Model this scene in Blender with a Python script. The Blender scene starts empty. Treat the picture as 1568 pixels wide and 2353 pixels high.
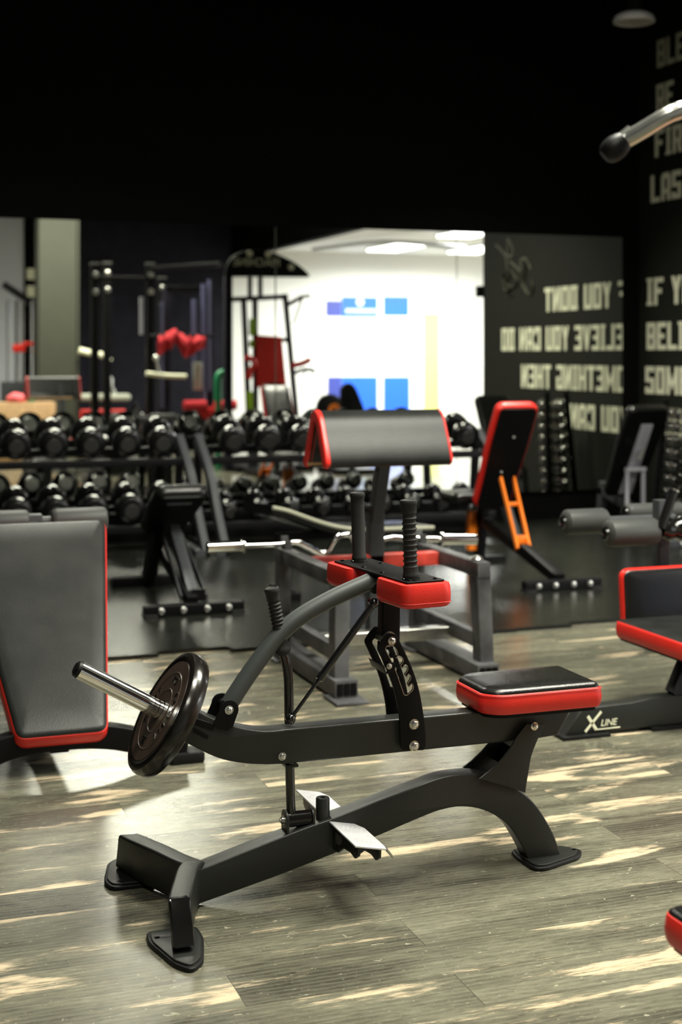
import bpy, bmesh, math, random
from mathutils import Vector, Matrix

S = bpy.context.scene
COL = S.collection
random.seed(7)

# ---------------------------------------------------------------- camera
F, PX0, HZ, CAMZ = 3268.0, 784.0, 815.0, 1.30      # focal length in px, centre column, horizon row, eye height
YAW = math.radians(19.5)
SN, CS = math.sin(YAW), math.cos(YAW)
cam_d = bpy.data.cameras.new('camera'); cam = bpy.data.objects.new('camera', cam_d); COL.objects.link(cam)
cam.location = (0, 0, CAMZ); cam.rotation_euler = (math.pi / 2, 0, -YAW)
cam_d.sensor_fit = 'VERTICAL'; cam_d.sensor_height = 36; cam_d.sensor_width = 24
cam_d.lens = F / 2353 * 36
cam_d.shift_y = -(1176.5 - HZ) / 2353
cam_d.clip_end = 80
cam_d.dof.use_dof = True; cam_d.dof.focus_distance = 3.35; cam_d.dof.aperture_fstop = 3.0
S.camera = cam

# ---------------------------------------------------------------- world, exposure
W = bpy.data.worlds.new('world'); S.world = W; W.use_nodes = True
W.node_tree.nodes['Background'].inputs[0].default_value = (0.5, 0.52, 0.5, 1)
W.node_tree.nodes['Background'].inputs[1].default_value = 0.004
S.view_settings.view_transform = 'Standard'; S.view_settings.look = 'None'
S.view_settings.exposure = 0.0; S.view_settings.gamma = 1.0; S.view_settings.use_curve_mapping = False
S.cycles.use_denoising = True
S.cycles.max_bounces = 8; S.cycles.glossy_bounces = 5; S.cycles.diffuse_bounces = 4
S.cycles.sample_clamp_indirect = 40.0; S.cycles.caustics_reflective = False; S.cycles.caustics_refractive = False

MY = 9.90           # mirror plane
WX = 6.04           # right wall plane
YB = -2.6           # wall behind the camera
YE = 6.97           # free end of the right wall
CEIL = 4.0

LAMPS = []
def lamp(loc, size, power, color=(1, .98, .84), spread=150, rot=(0, 0, 0), sy=None):
    l = bpy.data.lights.new('ceiling_lamp_light', 'AREA'); o = bpy.data.objects.new('lamp_light', l)
    l.shape = 'RECTANGLE'; l.size = size; l.size_y = sy or size; l.energy = power; l.color = color
    l.spread = math.radians(spread); o.location = loc; o.rotation_euler = rot; COL.objects.link(o); LAMPS.append(o)
    return o
# gym ceiling lamps (each has a lamp body built further down) and the white side room's lamps
GYM_LAMPS = [(1.5, 2.6, .8, .8, 70, 130), (3.1, 3.5, 1.9, 1.2, 320, 178), (1.3, 7.4, .7, .7, 85, 125), (4.5, 8.1, .5, .5, 80, 100), (.3, .2, .8, .8, 50, 130)]
for (x, y, sx, sy, p, sp) in GYM_LAMPS:
    lamp((x, y, CEIL - .075), sx, p, spread=sp, sy=sy)
SIDE_LAMPS = [(8.2, -.6), (9.6, -.6), (8.2, 2.2), (8.2, 5.0)]
for (x, y) in SIDE_LAMPS:
    lamp((x, y, 2.93), .5, 190, color=(1, 1, .97), spread=170, sy=1.6)

# ---------------------------------------------------------------- pixel helpers (column, row -> a point on a plane of the room)
def on(px, py, y):
    t = (px - PX0) / F; D = y / (CS - t * SN)
    return Vector((D * (SN + t * CS), y, CAMZ - (py - HZ) / F * D))
def onx(px, py, x):
    t = (px - PX0) / F; D = x / (SN + t * CS)
    return Vector((x, D * (CS - t * SN), CAMZ - (py - HZ) / F * D))
def gz(px, py, z=0.):
    t = (px - PX0) / F; D = (CAMZ - z) * F / (py - HZ)
    return Vector((D * (SN + t * CS), D * (CS - t * SN), z))
def mir(p): return Vector((p[0], 2 * MY - p[1], p[2]))
def von(px, py, yv): return mir(on(px, py, yv))      # seen in the mirror at unfolded depth yv

# ---------------------------------------------------------------- materials
def mat(name, col, rough=.5, metal=0., bump=0., bscale=200., var=0., vscale=6., spec=.5, emit=None, es=0., coat=0.):
    m = bpy.data.materials.new(name); m.use_nodes = True; nt = m.node_tree; n = nt.nodes; L = nt.links
    b = n['Principled BSDF']
    b.inputs['Roughness'].default_value = rough; b.inputs['Metallic'].default_value = metal
    b.inputs['Specular IOR Level'].default_value = spec; b.inputs['Coat Weight'].default_value = coat
    if emit: b.inputs['Emission Color'].default_value = (*emit, 1); b.inputs['Emission Strength'].default_value = es
    tc = n.new('ShaderNodeTexCoord'); nz = n.new('ShaderNodeTexNoise')
    nz.inputs['Scale'].default_value = vscale; nz.inputs['Detail'].default_value = 4
    L.new(tc.outputs['Object'], nz.inputs['Vector'])
    rp = n.new('ShaderNodeValToRGB'); v = var
    rp.color_ramp.elements[0].position = .3; rp.color_ramp.elements[1].position = .7
    rp.color_ramp.elements[0].color = (*[c * (1 - v) for c in col], 1); rp.color_ramp.elements[1].color = (*[min(1, c * (1 + v)) for c in col], 1)
    L.new(nz.outputs['Fac'], rp.inputs['Fac']); L.new(rp.outputs['Color'], b.inputs['Base Color'])
    if bump:
        n2 = n.new('ShaderNodeTexNoise'); n2.inputs['Scale'].default_value = bscale; n2.inputs['Detail'].default_value = 3
        L.new(tc.outputs['Object'], n2.inputs['Vector'])
        bp = n.new('ShaderNodeBump'); bp.inputs['Strength'].default_value = bump; bp.inputs['Distance'].default_value = .001
        L.new(n2.outputs['Fac'], bp.inputs['Height']); L.new(bp.outputs['Normal'], b.inputs['Normal'])
    return m
M = {}
M['paint'] = mat('charcoal_powder_coat', (.018, .0195, .0175), .36, bump=.25, bscale=700, var=.08, spec=.34)
M['paintb'] = mat('black_powder_coat', (.003, .003, .0033), .42, bump=.2, bscale=700, spec=.16)
M['arm'] = mat('grey_powder_coat', (.058, .064, .063), .42, bump=.25, bscale=700, var=.06, spec=.35)
M['steel'] = mat('worn_grey_paint', (.075, .075, .078), .42, spec=.3, var=.45, vscale=9, bump=.2)
M['greytube'] = mat('mid_grey_paint', (.05, .053, .057), .4, var=.1, spec=.25)
M['gloss'] = mat('gloss_black', (.006, .006, .006), .14, coat=.3)
M['rubber'] = mat('black_rubber', (.005, .005, .005), .45, bump=.3, bscale=300, spec=.25)
M['foam'] = mat('black_foam_grip', (.015, .015, .014), .62, bump=.6, bscale=600, spec=.3)
M['foamg'] = mat('grey_foam', (.045, .047, .045), .5, bump=.3, bscale=400, var=.1, spec=.3)
M['red'] = mat('red_vinyl', (.68, .022, .014), .38, bump=.35, bscale=260, var=.06)
M['redd'] = mat('dark_red_vinyl', (.50, .015, .015), .45, bump=.3, bscale=260)
M['redpaint'] = mat('worn_red_paint', (.5, .05, .035), .4, var=.4, vscale=14)
M['vinyl'] = mat('black_vinyl', (.006, .006, .0055), .24, bump=.5, bscale=330, var=.2, vscale=30, spec=.4)
M['vinylg'] = mat('grey_black_vinyl', (.012, .013, .012), .40, spec=.28, bump=.5, bscale=200, var=.35, vscale=9)
M['vinylw'] = mat('pale_sheen_vinyl', (.40, .41, .34), .5)
M['chrome'] = mat('chrome', (.78, .78, .76), .12, 1.)
M['bright'] = mat('bright_steel', (.62, .62, .58), .28, 1., var=.1, vscale=40)
M['zinc'] = mat('zinc_bolt', (.7, .7, .66), .22, 1.)
M['rust'] = mat('worn_steel', (.30, .22, .16), .4, .8, var=.4, vscale=60)
M['wood'] = mat('plywood', (.50, .31, .16), .6, var=.2, vscale=20)
M['orange'] = mat('orange_paint', (.95, .22, .01), .4)
M['silver'] = mat('silver_paint', (.42, .42, .46), .4, .2)
M['plate'] = mat('worn_rubber_plate', (.009, .0075, .0065), .2, bump=.3, bscale=60, var=.4, vscale=10)
M['pface'] = mat('brown_rubber_face', (.050, .034, .026), .30, bump=.2, bscale=80, var=.4, vscale=9)
M['dumb'] = mat('gloss_urethane', (.004, .004, .004), .2, bump=.1, bscale=60)
M['dface'] = mat('dumbbell_face', (.03, .03, .028), .35, .3)
M['letter'] = mat('cream_lettering', (.86, .86, .64), .7)
M['scrib'] = mat('faded_scribble_paint', (.09, .09, .06), .7, var=.4, vscale=30)
M['black'] = mat('black_wall_paint', (.0016, .0016, .0015), .85, var=.1, spec=.06)
M['dwall'] = mat('dark_green_grey_wall', (.0085, .009, .006), .75, var=.1, spec=.2)
M['navy'] = mat('dark_navy_wall', (.010, .009, .016), .8, var=.3, spec=.2)
M['white'] = mat('white_wall', (.85, .85, .84), .7)
M['olive'] = mat('olive_grey_column', (.040, .043, .028), .7, var=.06)
M['palewall'] = mat('pale_grey_wall', (.62, .64, .70), .7)
M['blue'] = mat('blue_film', (.02, .14, .85), .4)
M['blued'] = mat('dark_blue_film', (.05, .07, .35), .4)
M['yellow'] = mat('pale_yellow_paint', (.78, .78, .22), .6)
M['palegreen'] = mat('pale_green_film', (.62, .78, .55), .6)
M['dimrod'] = mat('dim_blue_steel', (.09, .09, .17), .35, .3)
M['rimshine'] = mat('cream_rim_highlight', (.36, .36, .27), .4)  # highlight of a black vinyl edge, put into the colour
M['lime'] = mat('lime_plastic', (.35, .6, .02), .5)
M['green'] = mat('green_plastic', (.01, .22, .09), .45)
M['pink'] = mat('pink_cloth', (.8, .14, .16), .8)
M['redcloth'] = mat('red_cloth', (.55, .02, .03), .8)
M['checker'] = mat('aluminium_tread', (.80, .80, .82), .35, .45, var=.1, vscale=30)
M['lampw'] = mat('lamp_diffuser', (.9, .9, .85), .5, emit=(1, .98, .86), es=3.0)
M['lampd'] = mat('dim_lamp_diffuser', (.85, .80, .72), .5)
M['lampwhite'] = mat('white_lamp_diffuser', (.9, .9, .9), .5, emit=(1, 1, 1), es=6.0)

def mirror_mat():
    m = bpy.data.materials.new('mirror_glass'); m.use_nodes = True; b = m.node_tree.nodes['Principled BSDF']
    b.inputs['Base Color'].default_value = (.86, .88, .83, 1); b.inputs['Metallic'].default_value = 1; b.inputs['Roughness'].default_value = 0.0
    return m
M['mirror'] = mirror_mat()

def floor_mat():
    m = bpy.data.materials.new('laminate_planks'); m.use_nodes = True; nt = m.node_tree; n = nt.nodes; L = nt.links
    b = n['Principled BSDF']
    geo = n.new('ShaderNodeNewGeometry')
    br = n.new('ShaderNodeTexBrick')
    br.inputs['Color1'].default_value = (0, 0, 0, 1); br.inputs['Color2'].default_value = (1, 1, 1, 1); br.inputs['Mortar'].default_value = (.5, .5, .5, 1)
    br.inputs['Scale'].default_value = 1; br.inputs['Mortar Size'].default_value = .0009; br.inputs['Mortar Smooth'].default_value = .3
    br.inputs['Brick Width'].default_value = 1.22; br.inputs['Row Height'].default_value = .152; br.offset = .37; br.offset_frequency = 2
    L.new(geo.outputs['Position'], br.inputs['Vector'])
    def mapn(sx, sy, off=40.):
        cb = n.new('ShaderNodeVectorMath'); cb.operation = 'MULTIPLY'; cb.inputs[1].default_value = (sx, sy, 1)
        L.new(geo.outputs['Position'], cb.inputs[0])
        sc = n.new('ShaderNodeVectorMath'); sc.operation = 'SCALE'; sc.inputs['Scale'].default_value = off
        L.new(br.outputs['Color'], sc.inputs[0])
        ad = n.new('ShaderNodeVectorMath'); ad.operation = 'ADD'
        L.new(cb.outputs[0], ad.inputs[0]); L.new(sc.outputs[0], ad.inputs[1]); return ad.outputs[0]
    def noise(v, scale, det=5, rough=.6, dist=0.):
        x = n.new('ShaderNodeTexNoise'); x.inputs['Scale'].default_value = scale; x.inputs['Detail'].default_value = det
        x.inputs['Roughness'].default_value = rough; x.inputs['Distortion'].default_value = dist
        L.new(v, x.inputs['Vector']); return x.outputs['Fac']
    def ramp(f, a, b_, c0=(0, 0, 0, 1), c1=(1, 1, 1, 1)):
        r = n.new('ShaderNodeValToRGB'); r.color_ramp.elements[0].position = a; r.color_ramp.elements[1].position = b_
        r.color_ramp.elements[0].color = c0; r.color_ramp.elements[1].color = c1; L.new(f, r.inputs['Fac']); return r.outputs['Color']
    def mth(op, a, b_):
        x = n.new('ShaderNodeMath'); x.operation = op
        for i, v in enumerate((a, b_)):
            if isinstance(v, (int, float)): x.inputs[i].default_value = v
            else: L.new(v, x.inputs[i])
        return x.outputs[0]
    def mix(f, a, b_, mode='MIX'):
        x = n.new('ShaderNodeMix'); x.data_type = 'RGBA'; x.blend_type = mode
        if isinstance(f, (int, float)): x.inputs[0].default_value = f
        else: L.new(f, x.inputs[0])
        for i, v in ((6, a), (7, b_)):
            if isinstance(v, tuple): x.inputs[i].default_value = v
            else: L.new(v, x.inputs[i])
        return x.outputs[2]
    grain = noise(mapn(17, 430), 1, 6, .8, .4)
    mott = noise(mapn(18, 62), 1, 6, .75, .3)
    tone = noise(mapn(1.1, 6.), 1, 5, .65, .6)
    base = ramp(mth('ADD', mth('MULTIPLY', grain, .55), mth('MULTIPLY', mott, .45)), .34, .66, (.038, .036, .027, 1), (.150, .146, .112, 1))
    base = mix(ramp(tone, .38, .62), mix(1., base, (.62, .62, .60, 1), 'MULTIPLY'), mix(1., base, (1.65, 1.65, 1.55, 1), 'MULTIPLY'))
    # pale worn streaks running with the planks
    big = noise(mapn(1.9, 8.5, 17.), 1, 4, .55, .35)
    rag = noise(mapn(16, 190, 9.), 1, 5, .8)
    f = mth('ADD', big, mth('MULTIPLY', mth('SUBTRACT', rag, .5), .30))
    blond = ramp(f, .588, .645)
    base = mix(blond, base, mix(grain, (.44, .34, .22, 1), (.72, .59, .41, 1)))
    # rings
    wv = n.new('ShaderNodeTexWave'); wv.wave_type = 'RINGS'; wv.inputs['Scale'].default_value = 2.2; wv.inputs['Distortion'].default_value = 3.5
    wv.inputs['Detail'].default_value = 3; wv.inputs['Detail Scale'].default_value = 1.2
    L.new(mapn(.9, 9, 23.), wv.inputs['Vector'])
    base = mix(mth('MULTIPLY', ramp(wv.outputs['Fac'], .55, .95), .14), base, (.33, .31, .24, 1))
    # specks and scratches
    sp = ramp(noise(mapn(34, 60, 3.), 1, 2, .5, .8), .71, .74)
    base = mix(mth('MULTIPLY', sp, .55), base, (.5, .48, .36, 1))
    sp2 = ramp(noise(mapn(120, 190, 3.), 1, 2, .5, .6), .70, .73)
    base = mix(mth('MULTIPLY', sp2, .5), base, (.46, .44, .33, 1))
    base = mix(mth('MULTIPLY', br.outputs['Fac'], .8), base, (.03, .027, .02, 1))
    L.new(base, b.inputs['Base Color'])
    rr = n.new('ShaderNodeMapRange'); rr.inputs['To Min'].default_value = .11; rr.inputs['To Max'].default_value = .25
    L.new(grain, rr.inputs['Value']); L.new(rr.outputs[0], b.inputs['Roughness'])
    bp = n.new('ShaderNodeBump'); bp.inputs['Strength'].default_value = .25; bp.inputs['Distance'].default_value = .0006
    L.new(grain, bp.inputs['Height']); L.new(bp.outputs['Normal'], b.inputs['Normal'])
    return m
M['floor'] = floor_mat()
def mat_rubber():
    m = mat('rubber_floor_tile', (.008, .0084, .0066), .24, spec=.4, bump=.5, bscale=120, var=.25, vscale=3)
    return m
M['tile'] = mat_rubber()

# ---------------------------------------------------------------- mesh helpers
X, Y, Z = Vector((1, 0, 0)), Vector((0, 1, 0)), Vector((0, 0, 1))
def V3(*a): return Vector(a)
def root_of(o):
    while o.parent: o = o.parent
    return o
class MB:
    def __init__(s): s.bm = bmesh.new()
    def loft(s, rings, cap=True, closed=False):
        R = [[s.bm.verts.new(p) for p in r] for r in rings]; n = len(R[0])
        seq = list(range(len(R))) + ([0] if closed else [])
        for a, b in zip(seq, seq[1:]):
            for i in range(n):
                j = (i + 1) % n
                try: s.bm.faces.new((R[a][i], R[a][j], R[b][j], R[b][i]))
                except ValueError: pass
        if cap and not closed:
            s.bm.faces.new(list(reversed(R[0]))); s.bm.faces.new(R[-1])
        return s
    def box(s, c, d, rot=None, bev=0.):
        d = [x / 2 for x in d]; r = min(bev, min(d) * .9); Mx = rot.to_4x4() if rot else Matrix()
        if r <= 0:
            v = [s.bm.verts.new(Vector(c) + (Mx @ Vector((a * d[0], b * d[1], e * d[2])))) for a in (-1, 1) for b in (-1, 1) for e in (-1, 1)]
            for f in ((0, 1, 3, 2), (4, 6, 7, 5), (0, 4, 5, 1), (2, 3, 7, 6), (0, 2, 6, 4), (1, 5, 7, 3)): s.bm.faces.new([v[i] for i in f])
            return s
        rings = []
        for zz, ins in ((-d[2], r), (-d[2] + r * .3, r * .3), (-d[2] + r, 0), (d[2] - r, 0), (d[2] - r * .3, r * .3), (d[2], r)):
            rings.append([Vector(c) + (Mx @ Vector((p[0], p[1], zz))) for p in rrect(d[0] * 2 - 2 * ins, d[1] * 2 - 2 * ins, max(r - ins * .6, r * .25))])
        return s.loft(rings)
    def sweep(s, path, prof, side=None, cap=True):
        P = [Vector(p) for p in path]; n = len(P); rings = []; up = None
        for i in range(n):
            t = (P[min(i + 1, n - 1)] - P[max(i - 1, 0)]).normalized()
            if side is not None:
                u = Vector(side).normalized(); w = t.cross(u).normalized()
            else:
                if up is None:
                    up = Z if abs(t.z) < .9 else X
                u = (up - t * up.dot(t)).normalized(); up = u; w = t.cross(u).normalized()
            k = 1.
            if 0 < i < n - 1:
                a = (P[i] - P[i - 1]).normalized(); b = (P[i + 1] - P[i]).normalized(); k = 1 / max(.5, math.cos(a.angle(b, 0) / 2))
            pr = prof[i] if isinstance(prof[0], list) else prof
            rings.append([P[i] + u * a_ + w * b_ * (k if side is not None else 1) for a_, b_ in pr])
        return s.loft(rings, cap)
    def tube(s, path, r, seg=16, cap=True):
        if isinstance(r, (list, tuple)): prof = [circ(q, seg) for q in r]
        else: prof = circ(r, seg)
        return s.sweep(path, prof, None, cap)
    def bar(s, a, b, w, h, side=None, r=.004):
        a, b = Vector(a), Vector(b); t = (b - a).normalized()
        if side is None: side = Z.cross(t) if abs(t.z) < .95 else X
        return s.sweep([a, b], rrect(w, h, r), side)
    def lathe(s, prof, o, axis, seg=32):
        # prof: (distance along axis, radius)
        return s.sweep([Vector(o) + Vector(axis).normalized() * q[0] for q in prof], [circ(max(q[1], .0004), seg) for q in prof]) if False else s._lathe(prof, Vector(o), Vector(axis).normalized(), seg)
    def _lathe(s, prof, o, a, seg):
        u = a.orthogonal().normalized(); w = a.cross(u)
        rings = [[o + a * d + (u * math.cos(2 * math.pi * i / seg) + w * math.sin(2 * math.pi * i / seg)) * max(r, .0003) for i in range(seg)] for d, r in prof]
        return s.loft(rings)
    def ball(s, c, r, sc=(1, 1, 1), u=16, v=10):
        rings = []
        for j in range(v + 1):
            th = math.pi * j / v; rr = max(math.sin(th), .01)
            rings.append([Vector(c) + Vector((r * sc[0] * rr * math.cos(2 * math.pi * i / u), r * sc[1] * rr * math.sin(2 * math.pi * i / u), -r * sc[2] * math.cos(th))) for i in range(u)])
        return s.loft(rings)
    def mesh(s, me, mx):
        b2 = bmesh.new(); b2.from_mesh(me); bmesh.ops.transform(b2, matrix=mx, verts=b2.verts)
        t = bpy.data.meshes.new('t'); b2.to_mesh(t); b2.free(); s.bm.from_mesh(t); bpy.data.meshes.remove(t); return s
    def prism(s, poly, mx, th, bev=.0015, holes=()):
        cu = bpy.data.curves.new('c', 'CURVE'); cu.dimensions = '2D'; cu.fill_mode = 'BOTH'; cu.extrude = max(th / 2 - bev, .0001)
        cu.bevel_depth = bev; cu.bevel_resolution = 2; cu.offset = -bev
        for pl in [poly] + list(holes):
            sp = cu.splines.new('POLY'); sp.points.add(len(pl) - 1); sp.use_cyclic_u = True
            for i, p in enumerate(pl): sp.points[i].co = (p[0], p[1], 0, 1)
        o = bpy.data.objects.new('c', cu); me = bpy.data.meshes.new_from_object(o)
        s.mesh(me, mx); bpy.data.meshes.remove(me); bpy.data.objects.remove(o); bpy.data.curves.remove(cu); return s
    def text(s, body, size, mx, th=.002, flip=False, spacing=1.):
        cu = bpy.data.curves.new('t', 'FONT'); cu.body = body; cu.size = size; cu.extrude = th; cu.align_x = 'CENTER'; cu.align_y = 'CENTER'; cu.space_character = spacing; cu.resolution_u = 2
        o = bpy.data.objects.new('t', cu); me = bpy.data.meshes.new_from_object(o)
        s.mesh(me, mx); bpy.data.meshes.remove(me); bpy.data.objects.remove(o); bpy.data.curves.remove(cu); return s
    def build(s, name, m, parent=None, flat=False, ang=.62):
        bm = s.bm
        bmesh.ops.remove_doubles(bm, verts=bm.verts, dist=1e-5)
        bmesh.ops.recalc_face_normals(bm, faces=bm.faces)
        for f in bm.faces: f.smooth = not flat
        for e in bm.edges:
            if len(e.link_faces) == 2: e.smooth = e.calc_face_angle(0) < ang
        if parent is not None:
            r = root_of(parent); bmesh.ops.translate(bm, vec=-r.location, verts=bm.verts)
        me = bpy.data.meshes.new(name); bm.to_mesh(me); bm.free()
        me.materials.append(M[m] if isinstance(m, str) else m)
        o = bpy.data.objects.new(name, me); COL.objects.link(o)
        if parent is not None: o.parent = parent
        return o
def circ(r, seg=16): return [(r * math.cos(2 * math.pi * i / seg), r * math.sin(2 * math.pi * i / seg)) for i in range(seg)]
def rrect(w, h, r, n=4):
    r = min(r, w / 2 * .98, h / 2 * .98); out = []
    for cx, cy, a0 in ((w / 2 - r, h / 2 - r, 0), (-w / 2 + r, h / 2 - r, 90), (-w / 2 + r, -h / 2 + r, 180), (w / 2 - r, -h / 2 + r, 270)):
        for i in range(n + 1):
            a = math.radians(a0 + 90 * i / n); out.append((cx + r * math.cos(a), cy + r * math.sin(a)))
    return out
def catmull(P, n=6, closed=False):
    P = [Vector(p) for p in P]; N = len(P); out = []
    for i in range(N if closed else N - 1):
        p1, p2 = P[i], P[(i + 1) % N]
        p0 = P[(i - 1) % N] if (closed or i > 0) else p1 * 2 - p2
        p3 = P[(i + 2) % N] if (closed or i < N - 2) else p2 * 2 - p1
        for k in range(n):
            t = k / n
            out.append(.5 * ((2 * p1) + (p2 - p0) * t + (2 * p0 - 5 * p1 + 4 * p2 - p3) * t * t + (3 * p1 - p0 - 3 * p2 + p3) * t ** 3))
    if not closed: out.append(P[-1])
    return out
def rpoly(pts, r, n=5):
    # round the corners of a polygon
    out = []; N = len(pts)
    for i in range(N):
        p0, p, p2 = Vector(pts[i - 1]), Vector(pts[i]), Vector(pts[(i + 1) % N])
        rr = r[i] if isinstance(r, (list, tuple)) else r
        a = p + (p0 - p).normalized() * min(rr, (p0 - p).length * .48); b = p + (p2 - p).normalized() * min(rr, (p2 - p).length * .48)
        for k in range(n + 1):
            t = k / n; out.append(tuple((1 - t) ** 2 * a + 2 * t * (1 - t) * p + t * t * b))
    return out
def frame(o, u, v):
    u = Vector(u).normalized(); v = Vector(v); v = (v - u * v.dot(u)).normalized(); n = u.cross(v)
    m = Matrix((u, v, n)).transposed().to_4x4(); m.translation = Vector(o); return m
def xz(y): return Matrix(((1, 0, 0, 0), (0, 0, -1, y), (0, 1, 0, 0), (0, 0, 0, 1)))       # poly (x,z) extruded along y about y
def yz(x): return Matrix(((0, 0, 1, x), (1, 0, 0, 0), (0, 1, 0, 0), (0, 0, 0, 1)))
def xy(z): return Matrix.Translation((0, 0, z))

def props(o, label, cat, group=None, kind=None):
    if label: o['label'] = label
    if cat: o['category'] = cat
    if group: o['group'] = group
    if kind: o['kind'] = kind
    return o
def thing(name, label, cat, loc, group=None):
    o = bpy.data.objects.new(name, None); o.empty_display_size = .1; COL.objects.link(o); o.location = loc
    return props(o, label, cat, group)
def struct(o): o['kind'] = 'structure'; return o
def dup(root, loc, rz=0., label=None, group=None):
    r = root.copy(); COL.objects.link(r); r.location = loc; r.rotation_euler = (r.rotation_euler[0], r.rotation_euler[1], rz)
    if label: r['label'] = label
    if group: r['group'] = group
    for ch in list(root.children):
        c = ch.copy(); COL.objects.link(c); c.parent = r
        for g in ch.children:
            d = g.copy(); COL.objects.link(d); d.parent = c
    return r

def pad(parent, outline, mx, t, top, sidem, backm='black', puff=.012, names=('cushion_top', 'side_cover', 'backing_board'), seam=True):
    """upholstered pad: outline in the frame's uv, thickness t along its normal"""
    N = len(outline); P = [Vector(p) for p in outline]
    area = sum(P[i].x * P[(i + 1) % N].y - P[(i + 1) % N].x * P[i].y for i in range(N))
    if area < 0: P.reverse()
    nrm = []
    for i in range(N):
        e = (P[(i + 1) % N] - P[i - 1]).normalized(); nrm.append(Vector((e.y, -e.x)))
    def ring(ins, z):
        return [mx @ Vector((*(P[i] - nrm[i] * ins), z)) for i in range(N)]
    cx = sum((p for p in P), Vector((0, 0))) / N
    def sring(k, z):
        return [mx @ Vector((*(cx + (P[i] - nrm[i] * .02 - cx) * k), z)) for i in range(N)]
    b = MB(); b.loft([ring(.004, .0), ring(-.001, t * .15), ring(-.004, t * .5), ring(-.001, t * .85), ring(.0015, t * .97), ring(.004, t)], cap=True)
    s_ = b.build(names[1], sidem, parent)
    b = MB(); b.loft([ring(.0035, t - .006), ring(.0035, t + .001), ring(.006, t + puff * .35), ring(.012, t + puff * .65), ring(.02, t + puff * .82), sring(.8, t + puff * .95), sring(.5, t + puff), sring(.2, t + puff)], cap=True)
    t_ = b.build(names[0], top, parent)
    if backm:
        b = MB(); b.loft([ring(.012, -.010), ring(.012, .002)]); b.build(names[2], backm, parent)
    return s_, t_

def bolt(parent, c, axis, r=.010, m='zinc', hexa=True, name='bolt'):
    a = Vector(axis).normalized(); b = MB()
    b.lathe([(-.002, r * 1.25), (.001, r * 1.25)], c, a, 20)
    b.lathe([(.001, r * .95), (r * .7, r * .95), (r * .85, r * .8)], c, a, 6 if hexa else 20)
    b.lathe([(r * .8, r * .5), (r * 1.15, r * .5), (r * 1.25, r * .35)], c, a, 14)
    return b.build(name, m, parent)
# ================================================================ the room
def slab(name, x0, x1, y0, y1, z0, z1, m, parent=None):
    b = MB(); b.box(((x0 + x1) / 2, (y0 + y1) / 2, (z0 + z1) / 2), (x1 - x0, y1 - y0, z1 - z0)); o = b.build(name, m, parent, flat=True)
    return o if parent else struct(o)
slab('floor', -4, 12, YB - .2, MY + .2, -.1, 0, 'floor')
slab('ceiling', -4, WX + .2, YB - .2, MY + .2, CEIL, CEIL + .1, 'black')
slab('wall_mirror_side', -4, 12, MY + .02, MY + .2, 0, CEIL, 'black')
slab('wall_left', -4.2, -4, YB - .2, MY + .2, 0, CEIL, 'black')
# wall behind the camera: dark gym part, a pale piece and the white room's end
slab('wall_behind_dark', 2.92, WX, YB - .2, YB, 0, CEIL, 'navy')
slab('wall_behind_pale', -4, 2.72, YB - .2, YB, 0, CEIL, 'palewall')
wb = slab('wall_behind_stripe', 2.72, 2.92, YB - .2, YB + .02, 0, CEIL, 'black')
slab('wall_behind_white', WX, 12, YB - .2, YB, 0, 3.1, 'white')
slab('wall_white_far', 11.8, 12, YB - .2, MY + .2, 0, 3.1, 'white')
slab('wall_white_side', WX + .16, 12, MY - .1, MY + .02, 0, 3.1, 'white')
slab('ceiling_white', WX + .15, 12, YB - .2, MY + .2, 3.0, 3.1, 'white')
wr = slab('wall_right', WX, WX + .15, YE, MY + .05, 0, CEIL, 'dwall')
slab('trim_header', WX, WX + .15, YB, YE, 2.86, CEIL, 'black')

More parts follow.
